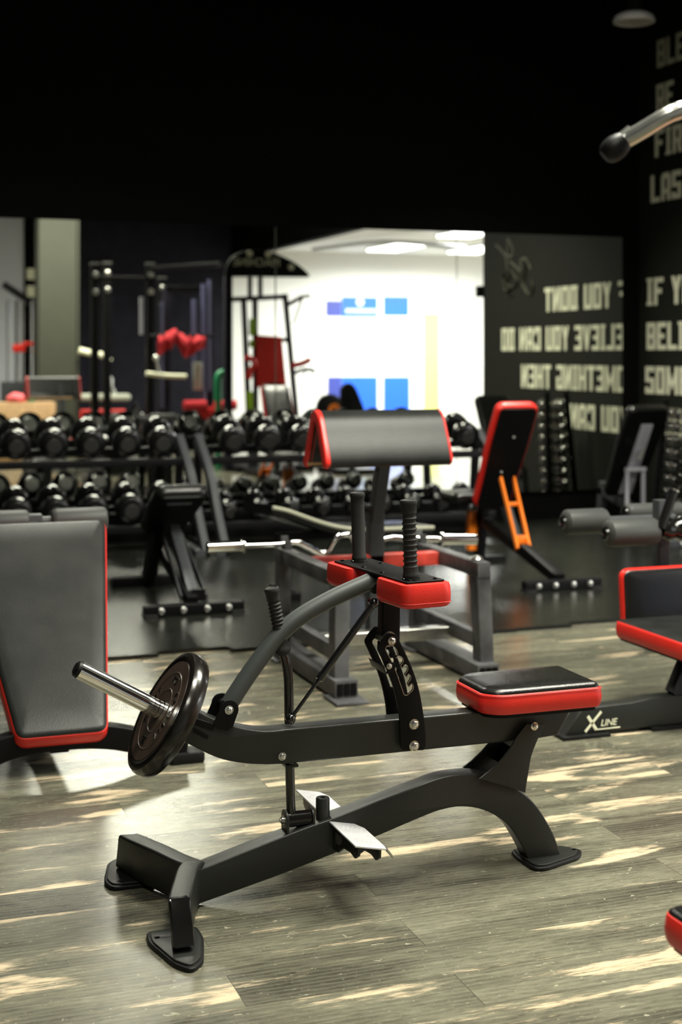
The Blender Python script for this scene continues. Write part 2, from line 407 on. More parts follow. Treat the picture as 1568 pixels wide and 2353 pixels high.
# block lettering
SW = .21
def glyph(ch):
    s = SW; q = lambda a, b, c, d: [(a, b), (c, b), (c, d), (a, d)]
    W_ = .62; L_, R_, T_, B_, Mi = q(0, 0, s, 1), q(W_ - s, 0, W_, 1), q(0, 1 - s * .85, W_, 1), q(0, 0, W_, s * .85), q(0, .42, W_, .58)
    G = {
        'A': [q(0, 0, s, .9), q(W_ - s, 0, W_, .9), q(.08, 1 - s, W_ - .08, 1), q(0, .25, W_, .42)],
        'B': [L_, R_, T_, B_, Mi], 'C': [L_, T_, B_, q(W_ - s, .68, W_, 1), q(W_ - s, 0, W_, .32)],
        'D': [q(.05, 0, .05 + s, 1), R_, T_, B_], 'E': [L_, T_, B_, q(0, .42, W_ * .8, .58)], 'F': [L_, T_, q(0, .42, W_ * .8, .6)],
        'G': [L_, T_, B_, q(W_ - s, 0, W_, .5), q(W_ * .5, .38, W_, .52)], 'H': [L_, R_, Mi],
        'I': [q(.08, 0, .08 + s, 1), q(0, .88, .37, 1), q(0, 0, .37, .12)], 'L': [L_, B_],
        'M': [L_, q(.78 - s, 0, .78, 1), [(s * .6, 1), (.39, .45), (.39, .15), (s * .6, .6)], [(.78 - s * .6, 1), (.39, .45), (.39, .15), (.78 - s * .6, .6)]],
        'N': [q(0, 0, s * .9, 1), q(W_ - s * .9, 0, W_, 1), [(0, 1), (s, 1), (W_, 0), (W_ - s, 0)]],
        'O': [L_, R_, T_, B_], 'R': [q(0, 0, s, 1), q(W_ - s, .45, W_, 1), T_, q(0, .38, W_, .52), [(W_ * .5, .42), (W_ * .85, .42), (W_, 0), (W_ - s, 0)]],
        'S': [q(0, .45, s, 1), T_, B_, Mi, q(W_ - s, 0, W_, .55), q(0, 0, s, .25), q(W_ - s, .8, W_, 1)],
        'T': [T_, q(W_ / 2 - s / 2, 0, W_ / 2 + s / 2, 1)], 'U': [L_, R_, B_],
        'V': [[(0, 1), (s, 1), (W_ / 2 + s * .4, 0), (W_ / 2 - s * .4, 0)], [(W_ - s, 1), (W_, 1), (W_ / 2 + s * .4, 0), (W_ / 2 - s * .4, 0)]],
        'Y': [q(W_ / 2 - s / 2, 0, W_ / 2 + s / 2, .5), [(0, 1), (s, 1), (W_ / 2 + s / 2, .45), (W_ / 2 - s / 2, .45)], [(W_ - s, 1), (W_, 1), (W_ / 2 + s / 2, .45), (W_ / 2 - s / 2, .45)]],
        'P': [L_, q(W_ - s, .42, W_, 1), T_, q(0, .38, W_, .54)],
    }
    return G.get(ch, []), {'I': .37, 'M': .78, ' ': .3}.get(ch, W_)
def wall_text(body, y0, width, z0, h):
    adv = [glyph(c)[1] + .11 for c in body]; k = (width / sum(adv)) if width else h * .72; b = MB(); x = 0.
    for c, a in zip(body, adv):
        for i, poly in enumerate(glyph(c)[0]):
            off = .002 + i * .0003
            r0 = [V3(WX - off, y0 - (x + p[0]) * k, z0 + p[1] * h) for p in poly]; r1 = [p + V3(.004, 0, 0) for p in r0]
            b.loft([r0, r1])
        x += a
    return b.build('lettering', 'letter', wr, flat=True)
LH = .215
for body, y0, wdt, zc in (('IF YOU DONT', 9.80, 1.55, 1.795), ('BELIEVE YOU CAN DO', 9.80, 2.43, 1.445), ('SOMETHING THEN', 9.82, 2.03, 1.10), ('YOU CANT', 9.72, 1.14, .765),
                          ('LAST', 9.74, .60, 2.60), ('FIRST', 9.68, .70, 2.95), ('RE', 9.66, .26, 3.30), ('BLE', 9.65, .40, 3.645)):
    wall_text(body, y0, wdt, zc - LH / 2, LH)
# painted scribble near the free end of the wall (seen in the mirror)
def scrib(pts, r=.010):
    P = [von(px, py, 1.) for px, py in [(0, 0)]]
    out = []
    for px, py in pts:
        p = onx(px, py, WX - .004); out.append(V3(WX - .004, 2 * MY - p.y, p.z))
    b = MB(); path = catmull(out, 5); b.sweep(path, rrect(r * 2.2, .003, .001), None); return b
b = scrib([(1139, 562), (1150, 572), (1163, 585), (1168, 560), (1167, 548), (1175, 562), (1180, 580), (1172, 590), (1163, 586), (1165, 605), (1166, 618)])
b2 = scrib([(1172, 600), (1188, 615), (1198, 624), (1197, 600), (1208, 595), (1220, 618)])
b3 = scrib([(1212, 600), (1208, 625), (1206, 650), (1214, 672), (1222, 676), (1226, 660), (1222, 642)])
b4 = scrib([(1198, 620), (1200, 650), (1212, 675)])
b5 = scrib([(1160, 628), (1158, 645), (1170, 655), (1184, 660), (1190, 645), (1182, 630), (1172, 620), (1170, 640), (1160, 650), (1164, 668), (1178, 660), (1166, 678), (1180, 680)], .013)
for bb in (b, b2, b3, b4, b5): bb.build('painted_scribble', 'scrib', wr)
# small black box on the end of the wall
p = onx(1103, 667, WX)
b = MB(); b.box((WX + .02, YE - .06, 1.3 + (815 - 667) / 3268 * 13.9), (.10, .12, .11), bev=.006)
props(b.build('sensor_box', 'black'), 'small black box fixed to the free end of the lettered wall', 'box')

# mirror panels on the far wall
for i in range(6):
    x0 = -2.76 + 1.44 * i
    b = MB(); b.box((x0 + .72, MY + .008, 1.235), (1.434, .016, 1.995)); o = b.build('mirror_panel', 'mirror', flat=True)
    lab = ['wall mirror panel farthest left, beyond the picture edge', 'wall mirror panel left of the picture edge beside the next panel', 'wall mirror panel showing the olive column, left of the first seam',
           'wall mirror panel showing the power rack, between the two seams', 'wall mirror panel showing the white room, right of the second seam', 'wall mirror panel at the right end showing the mirrored lettering'][i]
    props(o, lab, 'mirror', 'mirror panels on the far wall')
b = MB(); b.box((.0, 0, 0), (.01, .01, .01)); b.bm.free()
for xx in (1.56, 3.0):
    b = MB(); b.box((xx, MY + .002, 1.235), (.005, .02, 1.99)); struct(b.build('trim_mirror_seam_%d' % (1 if xx < 2 else 2), 'olive', flat=True))

# ceiling lamps of the gym
for i, (x, y, sx, sy, p, sp) in enumerate(GYM_LAMPS):
    t = thing('ceiling_light', 'flat square ceiling light panel on the black ceiling, ' + ['above the calf machine', 'above the right hand curl bench', 'above the rubber mats', 'above the bench with the orange frame', 'above the camera side'][i], 'ceiling light', (x, y, CEIL), 'square gym ceiling lights')
    b = MB(); b.box((x, y, CEIL - .03), (sx + .06, sy + .06, .05), bev=.004); b.build('lamp_frame', 'paintb', t)
    b = MB(); b.box((x, y, CEIL - .06), (sx, sy, .012)); b.build('diffuser', 'lampw', t)
for i, (x, y) in enumerate(SIDE_LAMPS):
    t = thing('ceiling_light', 'long white ceiling light in the bright side room, ' + ['nearest its blue window', 'beside the far white wall', 'in the middle of the room', 'nearest the mirror'][i], 'ceiling light', (x, y, 3.0), 'white side room ceiling lights')
    b = MB(); b.box((x, y, 2.985), (.56, 1.66, .03), bev=.004); b.build('lamp_frame', 'white', t)
    b = MB(); b.box((x, y, 2.96), (.5, 1.6, .02)); b.build('diffuser', 'lampwhite', t)
# unlit round downlight near the lettered wall
D = 11.0; c = V3(D * (SN + .1943 * CS), D * (CS - .1943 * SN), CEIL - .12)
c = V3(5.39, 8.92, 0)
zc = CAMZ + (815 - 47) / F * (c.x * SN + c.y * CS)
t = thing('downlight', 'round unlit downlight hanging under the black ceiling above the wall lettering', 'ceiling light', (c.x, c.y, CEIL))
b = MB(); b.lathe([(0, .05), (.02, .06), (CEIL - zc - .07, .06), (CEIL - zc - .06, .05)], (c.x, c.y, CEIL), -Z, 24); b.build('stem', 'dwall', t)
b = MB(); b.lathe([(-.05, .10), (-.03, .135), (0, .150), (.012, .150), (.018, .135), (.010, .115), (-.01, .11)], (c.x, c.y, zc), -Z, 40); b.build('ring_housing', 'white', t)
b = MB(); b.lathe([(-.002, .113), (.006, .11), (.014, .06)], (c.x, c.y, zc), -Z, 32); b.build('diffuser', 'lampd', t)

# ================================================================ rubber mat with jigsaw edge
K = 0; y0 = 6.02
rowlab = ['front row of the mat with its stepped edge on the planks', 'second row of the mat', 'third row of the mat', 'back row of the mat under the dumbbell racks']
for r in range(4):
    for k in range(8):
        x0 = -2.0 + k; ya = y0 + .98 * r; yb = ya + .98
        if r == 3: yb = MY - .02
        h = .018
        if r == 0:
            pts = [(x0, ya), (x0 + .30, ya), (x0 + .30, ya + .05), (x0 + .62, ya + .05), (x0 + .62, ya - .015), (x0 + .997, ya - .015), (x0 + .997, yb - .003), (x0, yb - .003)]
        else: pts = [(x0, ya), (x0 + .997, ya), (x0 + .997, yb - .003), (x0, yb - .003)]
        if x0 + .997 > WX: pts = [(min(px_, WX - .01), py_) for px_, py_ in pts]
        b = MB(); b.loft([[V3(p[0], p[1], 0.0005) for p in pts], [V3(p[0], p[1], h) for p in pts]])
        props(b.build('rubber_floor_tile', 'tile', flat=True), 'black rubber floor tile in the ' + rowlab[r], 'floor tile', 'rubber floor tiles, ' + rowlab[r])
# ================================================================ seated calf raise machine
MYC = 3.29; YN, YF = 3.262, 3.318
cm = thing('calf_raise_machine', 'charcoal seated calf raise machine with red pads and one plate, standing in the foreground', 'gym machine', (1.2, 3.29, 0))
def poly_xz(pts, y): return [(on(a, b_, y).x, on(a, b_, y).z) for a, b_ in pts]
def c2(pts, n=5): return [(p[0], p[1]) for p in catmull([(a, b_, 0) for a, b_ in pts], n)]
# base beam
topb = [(452, 2002), (600, 1943), (700, 1904), (763, 1882), (860, 1845), (950, 1811), (1000, 1792), (1040, 1782), (1085, 1778), (1125, 1783), (1165, 1798), (1205, 1824), (1231, 1849), (1253, 1880), (1272, 1915), (1284, 1946), (1291, 1972)]
botb = [(452, 2080), (620, 2020), (700, 1989), (763, 1964), (860, 1925), (982, 1873), (1025, 1859), (1062, 1854), (1103, 1859), (1141, 1875), (1172, 1900), (1195, 1935), (1209, 1962), (1217, 1981)]
pl = c2(poly_xz(topb, YN)) + list(reversed(c2(poly_xz(botb, YN))))
b = MB(); b.prism(pl, xz(MYC), YF - YN, .004); base = b.build('base_beam', 'paint', cm)
# weld and front legs
def leg(path, name='front_leg'):
    b = MB(); b.sweep(catmull(path, 5), rrect(.046, .092, .006), Vector((0, 0, 1)).cross(Vector(path[-1]) - Vector(path[0])).normalized()); return b
def hleg(path, flip):
    P = catmull([(p[0], p[1], 0) for p in path], 5); rings = []
    zs = [p[2] for p in path]
    for i, p in enumerate(P):
        t = (P[min(i + 1, len(P) - 1)] - P[max(i - 1, 0)]).normalized(); sd = V3(-t.y, t.x, 0)
        if i == len(P) - 1: sd = X * (1 if sd.x > 0 else -1)
        f = i / (len(P) - 1); zc = zs[0] * (1 - f) + zs[-1] * f
        sl = max(0, (f - .8) / .2) * .042 * (-1 if path[-1][1] < MYC else 1)
        rings.append([p + sd * a + V3(0, sl * (.5 - b_ / .094), zc + b_) for a, b_ in rrect(.050, .094, .007)])
    return MB().loft(rings)
l1 = hleg([(.800, 3.30, .052), (.772, 3.25, .055), (.741, 3.16, .061), (.703, 3.045, .069)], 1).build('front_leg', 'paint', cm)
l2 = hleg([(.800, 3.28, .052), (.768, 3.33, .055), (.735, 3.40, .058), (.682, 3.505, .062)], -1).build('front_leg', 'paint', cm)
b = MB(); b.loft([[V3(.703 + a * k, 3.045 - dy - .042 * (.5 - c_ / .094), .069 + c_ * k) for a, c_ in rrect(.048, .094, .006)] for dy, k in ((-.004, 1), (.005, 1), (.009, .9))])
b.build('end_cap', 'gloss', l1)
b = MB(); b.loft([[V3(.682 + a * k, 3.505 + dy + .042 * (.5 - c_ / .094), .062 + c_ * k) for a, c_ in rrect(.048, .092, .006)] for dy, k in ((-.004, 1), (.005, 1), (.009, .9))]); b.build('end_cap', 'gloss', l2)
def foot(pts, name='foot_plate', z0=0., hole=None):
    P = rpoly(pts, .02, 5); b = MB(); b.prism(P, xy(.005), .010, .003, [[(hole[0] + .006 * math.cos(a), hole[1] + .006 * math.sin(a)) for a in [k * math.pi / 5 for k in range(10)]]] if hole else ())
    o = b.build(name, 'rubber', cm)
    c = sum((Vector(p) for p in P), Vector((0, 0))) / len(P)
    b = MB(); b.prism([tuple(c + (Vector(p) - c) * .88) for p in P], xy(.0115), .005, .0015, [[(hole[0] + .006 * math.cos(a), hole[1] + .006 * math.sin(a)) for a in [k * math.pi / 5 for k in range(10)]]] if hole else ())
    b.build('steel_plate', 'paint', o); return o
foot([(.650, 3.145), (.643, 3.085), (.672, 2.955), (.700, 2.915), (.735, 2.95), (.765, 3.07), (.765, 3.14)], hole=(.665, 3.095))
foot([(.625, 3.43), (.615, 3.48), (.645, 3.60), (.675, 3.63), (.705, 3.60), (.735, 3.48), (.735, 3.43)], hole=(.655, 3.455))
foot([(1.655, 3.35), (1.646, 3.30), (1.648, 3.212), (1.675, 3.198), (1.80, 3.243), (1.832, 3.285), (1.80, 3.325), (1.70, 3.352)], hole=(1.805, 3.285))

# main beam
topm = [(395, 1603), (456, 1634), (488, 1650), (515, 1660), (545, 1670), (580, 1677), (620, 1679.5), (700, 1672)]
topm2 = [(900, 1653), (1078, 1636), (1318, 1613)]
botm = [(362, 1675), (429, 1708), (475, 1731), (510, 1745), (548, 1753), (590, 1757), (650, 1756), (750, 1747)]
botm2 = [(922, 1728), (1106, 1709), (1237, 1695)]
A_ = c2(poly_xz(topm, YN)); B_ = c2(poly_xz(botm, YN))
pl = A_ + poly_xz(topm2 + [(1318, 1622), (1282, 1690)], YN) + list(reversed(poly_xz(botm2, YN))) + list(reversed(B_))
# straighten: the beam is level from x=1.0 on
zt = .4005; zb = .3172
pl = [(x, (zt if z > .36 else zb) if 1.0 < x < 1.7 else z) for x, z in pl]
b = MB(); b.prism(pl, xz(MYC), YF - YN, .005); beam = b.build('main_beam', 'paint', cm)
bolt(cm, on(649, 1738, YN - .001), -Y, .008, hexa=False)
b = MB(); b.bar(on(440, 1655, YN - .001), on(492, 1672, YN - .001), .004, .016, Y, .0015); b.bar(on(446, 1678, YN - .001), on(478, 1694, YN - .001), .003, .010, Y, .001)
b.build('weld_lug', 'paintb', cm)

# weight horn
h0, h1 = V3(.520, MYC, .577), V3(.90, MYC, .3585)
hd = (h1 - h0).normalized()
b = MB(); b.tube([h0 + hd * .006, h0 + hd * .26], .0212, 32); horn = b.build('weight_horn', 'chrome', cm)
b = MB(); b.lathe([(-.006, .013), (-.002, .0185), (.006, .0205), (.008, .0205)], h0, hd, 32); b.build('end_cap', 'rubber', horn)
b = MB(); b.lathe([(.245, .03), (.30, .03), (.32, .026), (.37, .024)], h0, hd, 24); b.build('horn_collar', 'paintb', cm)

# lever arm
arm = [(527, 1618), (548, 1585), (575, 1545), (602, 1508), (632, 1470), (664, 1437), (696, 1413), (735, 1390), (780, 1367), (825, 1347), (862, 1331)]
b = MB(); b.tube(catmull([on(a, c_, MYC) for a, c_ in arm], 5), .0212, 28); b.build('lever_arm', 'arm', cm)
# pivot bracket: two lugs and web
pc = on(524, 1629, YN)
lug = []
c0 = Vector((pc.x, pc.z))
for k in range(13):
    a = math.radians(-20 + 200 * k / 12) ; lug.append((c0.x + .0235 * math.cos(a), c0.y + .0235 * math.sin(a)))
q = poly_xz([(488, 1662), (498, 1672), (520, 1678), (533, 1668)], YN)
lug = lug + q
pb = MB()
for yy in (YN - .008, YF + .008): pb.prism(lug, xz(yy), .006, .001)
pb.tube([V3(pc.x, YN - .009, pc.z), V3(pc.x, YF + .009, pc.z)], .012)
pbo = pb.build('pivot_bracket', 'paintb', cm)
bolt(pbo, V3(pc.x, YN - .011, pc.z), -Y, .0085)

# knee pad assembly, turned a little about the vertical
KC = V3(1.286, 3.29, .766); kr = Matrix.Rotation(math.radians(6.5), 3, 'Z')
def kf(u, v, w): return KC + kr @ V3(u, v, w)
kmx = Matrix.Translation(KC) @ kr.to_4x4()
b = MB(); b.prism(rpoly([(-.052, -.197), (.052, -.197), (.052, .197), (-.052, .197)], .006), kmx @ Matrix.Translation((0, 0, -.002)), .005, .001); top = b.build('pad_mounting_plate', 'paintb', cm)
for (u, v) in ((-.035, -.18), (.035, -.18), (-.035, -.04), (.03, -.06), (-.035, .06), (.035, .10), (-.035, .18), (.03, .18)):
    b = MB(); b.lathe([(0, .006), (.003, .005), (.0035, .003)], kf(u, v, .0005), Z, 14); b.build('screw', 'gloss', top)
for (v0, v1, lab) in ((-.215, -.055, 'near'), (.075, .225, 'far')):
    ol = rpoly([(-.066, v0), (.066, v0), (.066, v1), (-.066, v1)], .028, 6)
    N = len(ol); P = [Vector(p) for p in ol]; cc = sum(P, Vector((0, 0))) / N
    def rg(k, z, P=P, cc=cc): return [kmx @ Vector((*(cc + (p - cc) * k), z)) for p in P]
    b = MB(); b.loft([rg(.80, -.062), rg(.92, -.061), rg(.985, -.056), rg(1.01, -.045), rg(1.015, -.03), rg(1.0, -.014), rg(.97, -.006), rg(.9, -.0045)])
    o = b.build('knee_pad', 'red', cm)
    b = MB(); b.tube([p + V3(0, 0, 0) for p in rg(1.012, -.050)] + [rg(1.012, -.050)[0]], .0012, 6); b.build('seam', 'redd', o)
def grip(base, top_, r, ribs, name='hand_grip', m='foam', tip=True, par=None):
    base, top_ = Vector(base), Vector(top_); d = (top_ - base); L_ = d.length; prof = [(0, r * .95), (.004, r * 1.06), (.012, r * 1.06), (.016, r * .96)]
    if ribs:
        n = 10; s0, s1 = .030, L_ - .030
        for i in range(n):
            a = s0 + (s1 - s0) * i / n; w = (s1 - s0) / n
            for f in (0, .2, .4, .6, .8): prof.append((a + w * f, r * (1.0 - .19 * math.sin(math.pi * f))))
    prof += [(L_ - .030, r), (L_ - .013, r), (L_ - .010, r * 1.10), (L_ - .003, r * 1.12), (L_, r * 1.05), (L_ + .001, r * .85), (L_ - .001, r * .7)]
    b = MB(); b.lathe(prof, base, d, 28); return b.build(name, m, par or cm)
g1 = on(945, 1327, 3.127); g2 = on(826, 1287, 3.443)
for g, rib, tp in ((g1, True, (939, 1149)), (g2, False, (821, 1132))):
    t_ = on(tp[0], tp[1], g.y); o = grip(V3(g.x, g.y, .768), t_, .0178 if not rib else .0185, rib)
    b = MB(); b.lathe([(0, .022), (.004, .022), (.006, .018)], (g.x, g.y, .766), Z, 24); b.build('grip_flange', 'gloss', o)
# post down to the notched plates
p0 = V3(1.296, 3.295, .76); b = MB(); b.bar(V3(1.296, 3.295, .762), V3(1.292, 3.295, .575), .036, .048, Y, .004)
b.box((1.268, 3.295, .735), (.05, .05, .05), bev=.004)
b.build('adjusting_post', 'paintb', cm)
b = MB(); b.lathe([(0, .019), (.05, .019)], (1.285, 3.27, .597), Y, 20); b.build('roller', 'bright', cm)
outer = [(869, 1487), (878, 1472), (889, 1459), (897, 1455), (909, 1458), (919, 1474), (935, 1506), (951, 1544), (963, 1583), (971, 1624), (976, 1656), (979, 1690), (979, 1716), (973, 1724), (930, 1725), (922, 1720), (921, 1690), (919, 1650), (914, 1618), (905, 1580), (893, 1548), (880, 1518), (869, 1494)]
hole = [(886, 1492), (892, 1483), (903, 1484), (912, 1494), (914, 1506), (910, 1512), (917, 1508), (925, 1512), (927, 1520), (921, 1530), (925, 1535), (929, 1529), (936, 1530), (937, 1540), (931, 1550), (935, 1556), (938, 1550), (944, 1554), (943, 1562), (937, 1571), (940, 1578), (946, 1571), (950, 1578), (948, 1586), (936, 1597), (929, 1596), (925, 1586), (918, 1566), (908, 1538), (896, 1512)]
def c2c(pts, n=4): return [(p[0], p[1]) for p in catmull([(a, b_, 0) for a, b_ in pts], n, True)]
op, hp = poly_xz(outer, 3.244), c2c(poly_xz(hole, 3.244), 4)
op = c2(op[:12], 3) + op[12:14] + c2(op[14:], 3)
np_ = MB().prism(op, xz(3.2475), .007, .001, [hp]).build('notched_plate', 'paintb', cm)
np2 = MB().prism(op, xz(3.3365), .007, .001, [hp]).build('notched_plate', 'paintb', cm)
b = MB(); e = [V3(p[0], 3.2435, p[1]) for p in hp]; b.tube(e + [e[0]], .0012, 6); b.build('bare_edge', 'bright', np_)
bolt(cm, on(901, 1473, 3.243), -Y, .0085)
bolt(cm, on(952, 1664, 3.243), -Y, .0105); bolt(cm, on(952, 1714, 3.243), -Y, .0105, 'zinc')
# latch clip
q0 = on(893, 1548, 3.238); qa, qb, qc = on(896, 1520, 3.238), on(898, 1543, 3.238), on(880, 1545, 3.238)
b = MB(); b.prism([(qa.x - .004, qa.z), (qa.x + .014, qa.z - .004), (qb.x + .010, qb.z - .004), (qb.x - .012, qb.z - .004)], xz(3.2365), .003, .0006)
ql = on(876, 1548, 3.30)
b.prism([(-.055, 0), (.045, 0), (.045, .022), (-.055, .022)], frame(V3(qb.x - .014, 3.285, qb.z - .004), Y, Z - X * .4), .0025, .0005)
clip = b.build('latch_clip', 'paintb', cm)
bolt(clip, on(895, 1531, 3.234), -Y, .006, 'bright', False)

# gas strut
sa, sb_, sc_ = on(860, 1386, 3.255), on(733, 1562, 3.248), on(668, 1652, 3.245)
dd = (sb_ - sa)
gs = MB(); gs.tube([sa + dd * .10, sa + dd * .12, sa + dd * .95, sa + dd * .96], [.005, .0088, .0088, .008], 18); gs.tube([sa + dd * .93, sb_], .0100, 18); gso = gs.build('gas_strut', 'gloss', cm)
b = MB(); b.tube([sb_, sc_], .0045, 12); b.build('piston_rod', 'gloss', gso)
b = MB(); b.ball(sa, .0125); b.tube([sa, sa + dd * .12], .008, 12); b.tube([sa, sa + Y * .03], .006); b.build('ball_joint', 'gloss', gso)
b = MB(); b.ball(sc_, .0125); b.tube([sc_, sc_ + (sb_ - sc_) * .12], .008, 12); b.tube([sc_, sc_ + Y * .012], .006); b.build('ball_joint', 'gloss', gso)
# release lever through the beam
lv = [(648, 1490), (655, 1512), (660, 1535), (663, 1560), (664, 1600), (665, 1662)]
b = MB(); b.tube(catmull([on(a, c_, MYC) for a, c_ in lv], 6), .0118, 20); lvo = b.build('release_lever', 'gloss', cm)
grip(on(650, 1494, MYC), on(624, 1351, MYC), .0165, True, par=cm)
b = MB(); b.lathe([(-.004, .016), (.004, .0205), (.010, .0205), (.018, .017)], on(651, 1499, MYC), on(640, 1440, MYC) - on(651, 1499, MYC), 24); b.build('grip_collar', 'foam', lvo)
b = MB(); b.tube([on(666, 1750, MYC), on(669, 1868, MYC)], .0115, 20); b.box(on(667, 1757, MYC), (.032, .032, .006)); b.build('link_rod', 'gloss', cm)
# link bracket on the base beam: two lugs and a cross tube along x
lc = on(656, 1884, MYC)
x0, x1 = lc.x, lc.x + .066; zl = lc.z
for xx in (x0, x1):
    b = MB(); b.prism([(MYC - .024, zl - .045), (MYC + .024, zl - .045)] + [(MYC + .024 * math.cos(a), zl + .005 + .020 * math.sin(a)) for a in [math.radians(k * 18) for k in range(11)]], yz(xx), .006, .001); b.build('link_bracket', 'paint', cm)
b = MB(); b.tube([V3(x0 + .004, MYC, zl), V3(x1 - .004, MYC, zl)], .0185, 24); b.build('link_bushing', 'gloss', cm)
bolt(cm, V3(x0 - .004, MYC, zl), -X, .009, 'zinc', False)
# rubber stop
sc0 = on(742, 1878, MYC)
b = MB(); b.lathe([(-.012, .017), (.046, .017), (.049, .0155), (.049, .006), (.040, .0055)], sc0, Z, 28); b.build('rubber_stop', 'paint', cm)

# footrests
def footrest(y0, y1, sgn):
    x0, x1 = 1.125, 1.205; z0, z1 = .166, .150
    u = V3(x1 - x0, 0, z1 - z0)
    c = V3(x0, (y0 + y1) / 2, z0); L_ = abs(y1 - y0)
    b = MB(); b.prism([(0, -L_ / 2), (u.length * .96, -L_ / 2), (u.length * 1.0, -L_ / 2 + .02), (u.length, L_ / 2 - .03), (u.length * .8, L_ / 2), (0, L_ / 2)], frame(c, u, Y), .004, .0006)
    for i in range(3):
        for k in range(5):
            for jj in (0, 1):
                px_ = .018 + .013 * k * .9; py_ = -L_ / 2 + .035 + i * .05
                p = frame(c, u, Y) @ V3(px_, py_ + jj * .0, .002)
                if jj == 0: b.sweep([p, p + V3(.006, .012, .0012)], rrect(.002, .0016, .0005), None)
    tr = b.build('footrest', 'checker', cm)
    e = y1 if sgn < 0 else y0
    yy = y0 if sgn < 0 else y1
    b = MB(); fr = frame(c + u, X * .6 - Z * .8, Y)
    b.prism([(0, -L_ / 2 + .004), (.030, -L_ / 2 + .004), (.034, -L_ / 2 + .02), (.0, -L_ / 2 + .07)], fr, .004, .0006); b.build('bent_lip', 'bright', tr)
    s = 1 if sgn < 0 else -1; ybm = y1 if sgn < 0 else y0
    for xx in (x0 + .014, x1 - .014):
        zt = z0 - .003 - (xx - x0) * .2
        b = MB(); b.prism([(ybm + .002 * s, zt - .006), (ybm + .002 * s, zt - .062), (ybm - .03 * s, zt - .060), (ybm - .07 * s, zt - .036), (ybm - .12 * s, zt - .030), (ybm - .15 * s, zt - .034), (ybm - .17 * s, zt - .022), (ybm - .172 * s, zt - .003), (ybm - .02 * s, zt - .001)], yz(xx), .007, .001,
            [[(ybm - .014 * s, zt - .016), (ybm - .014 * s, zt - .046), (ybm - .034 * s, zt - .044), (ybm - .06 * s, zt - .026), (ybm - .058 * s, zt - .014)]])
        b.build('footrest_bracket', 'paint', cm)
footrest(3.078, 3.262, -1); footrest(3.33, 3.53, 1)

# seat bracket plates
br = [(1211, 1664), (1250, 1664), (1250, 1672), (1237, 1698), (1227, 1722), (1221, 1740), (1216, 1770), (1211, 1800), (1208, 1822), (1160, 1806), (1103, 1790), (1125, 1773), (1148, 1751), (1164, 1733), (1178, 1712), (1190, 1690)]
bp = poly_xz(br, 3.244)
for yy in (3.247, 3.350):
    MB().prism(bp, xz(yy), .006, .001).build('seat_support_plate', 'paint', cm)
b = MB(); b.box((1.62, 3.30, .27), (.05, .10, .006), Matrix.Rotation(math.radians(-52), 3, 'Y')); b.build('cross_plate', 'paintb', cm)
bolt(cm, on(1229, 1669, 3.243), -Y, .0085, 'chrome', False)
# seat
smx = frame(V3(1.67, 3.292, .407), X, Y)
ol = rpoly([(-.162, -.075), (-.125, -.112), (.162, -.112), (.162, .112), (-.125, .112), (-.162, .075)], [.015, .03, .022, .022, .03, .015], 6)
st, tp = pad(cm, ol, smx, .050, 'vinyl', 'red', 'paintb', .016, ('seat_top', 'seat_side', 'seat_board'))
P = [Vector(p) for p in ol]; cc = sum(P, Vector((0, 0))) / len(P)
rg = [smx @ Vector((*(cc + (p - cc) * 1.012), .0465)) for p in P]
b = MB(); b.tube(rg + [rg[0]], .0010, 6); b.build('stitching', 'redd', st)

# ---------------------------------------------------------------- weight plate
n_ = -hd  # faces the camera's left
PC = h0 + hd * .245
wp = thing('weight_plate', 'worn black rubber weight plate pushed onto the chrome horn of the calf machine', 'weight plate', PC)
R_ = .152
prof = [(-.0195, .0225), (-.0195, .05), (-.0195, .124), (-.0205, .127), (-.0225, .131), (-.0225, .138), (-.019, .147), (-.010, R_), (0, R_ + .001), (.010, R_), (.020, .148), (.0235, .140), (.0225, .133), (.0185, .128), (.0185, .06), (.020, .05), (.020, .0225)]
b = MB(); u = hd.orthogonal().normalized(); w = hd.cross(u); seg = 72
rings = [[PC + hd * d + (u * math.cos(2 * math.pi * i / seg) + w * math.sin(2 * math.pi * i / seg)) * r for i in range(seg)] for d, r in prof]
b.loft(rings, cap=False, closed=True); b.build('plate_disc', 'plate', wp)
fp = [(-.0190, .0228), (-.0215, .0235), (-.0215, .052), (-.0232, .0535), (-.0215, .055), (-.0215, .0935), (-.0232, .095), (-.0215, .0965), (-.0215, .124), (-.0190, .1245)]
b = MB(); b.loft([[PC + hd * d + (u * math.cos(2 * math.pi * i / seg) + w * math.sin(2 * math.pi * i / seg)) * r for i in range(seg)] for d, r in fp], cap=False, closed=True); b.build('brown_face', 'pface', wp)  # browner facing on the front of the plate
# raised marks: y axis of the face = towards +y world, up = in-plane up
fu = Y.copy(); fv = hd.cross(fu).normalized()
if fv.z < 0: fv = -fv
nrm = -hd
def face_frame(ang, rad, flipr=False):
    # text direction tangential at angle ang (0 = up)
    rad_v = fv * math.cos(ang) - fu * math.sin(ang) * -1 * (-1); 
    rad_v = fv * math.cos(ang) + (-fu) * math.sin(ang) * -1
    upv = rad_v if not flipr else -rad_v
    right = upv.cross(nrm).normalized()
    m = Matrix((right, upv, nrm)).transposed().to_4x4(); m.translation = PC + nrm * .0218 + rad_v * rad; return m
b = MB()
def arc_text(txt, a0, step, rad, size, flipr=False):
    for i, ch in enumerate(txt): b.text(ch, size, face_frame(math.radians(a0 + step * i), rad, flipr), .0012)
arc_text('BARBELL', 60, 11.5, .097, .024) if False else None
arc_text('BARBELL', -48, -14, .078, .021); b.build('raised_lettering', 'plate', wp)
b = MB(); arc_text('ATLET', 122, -14, .078, .021); b.build('raised_lettering', 'plate', wp)
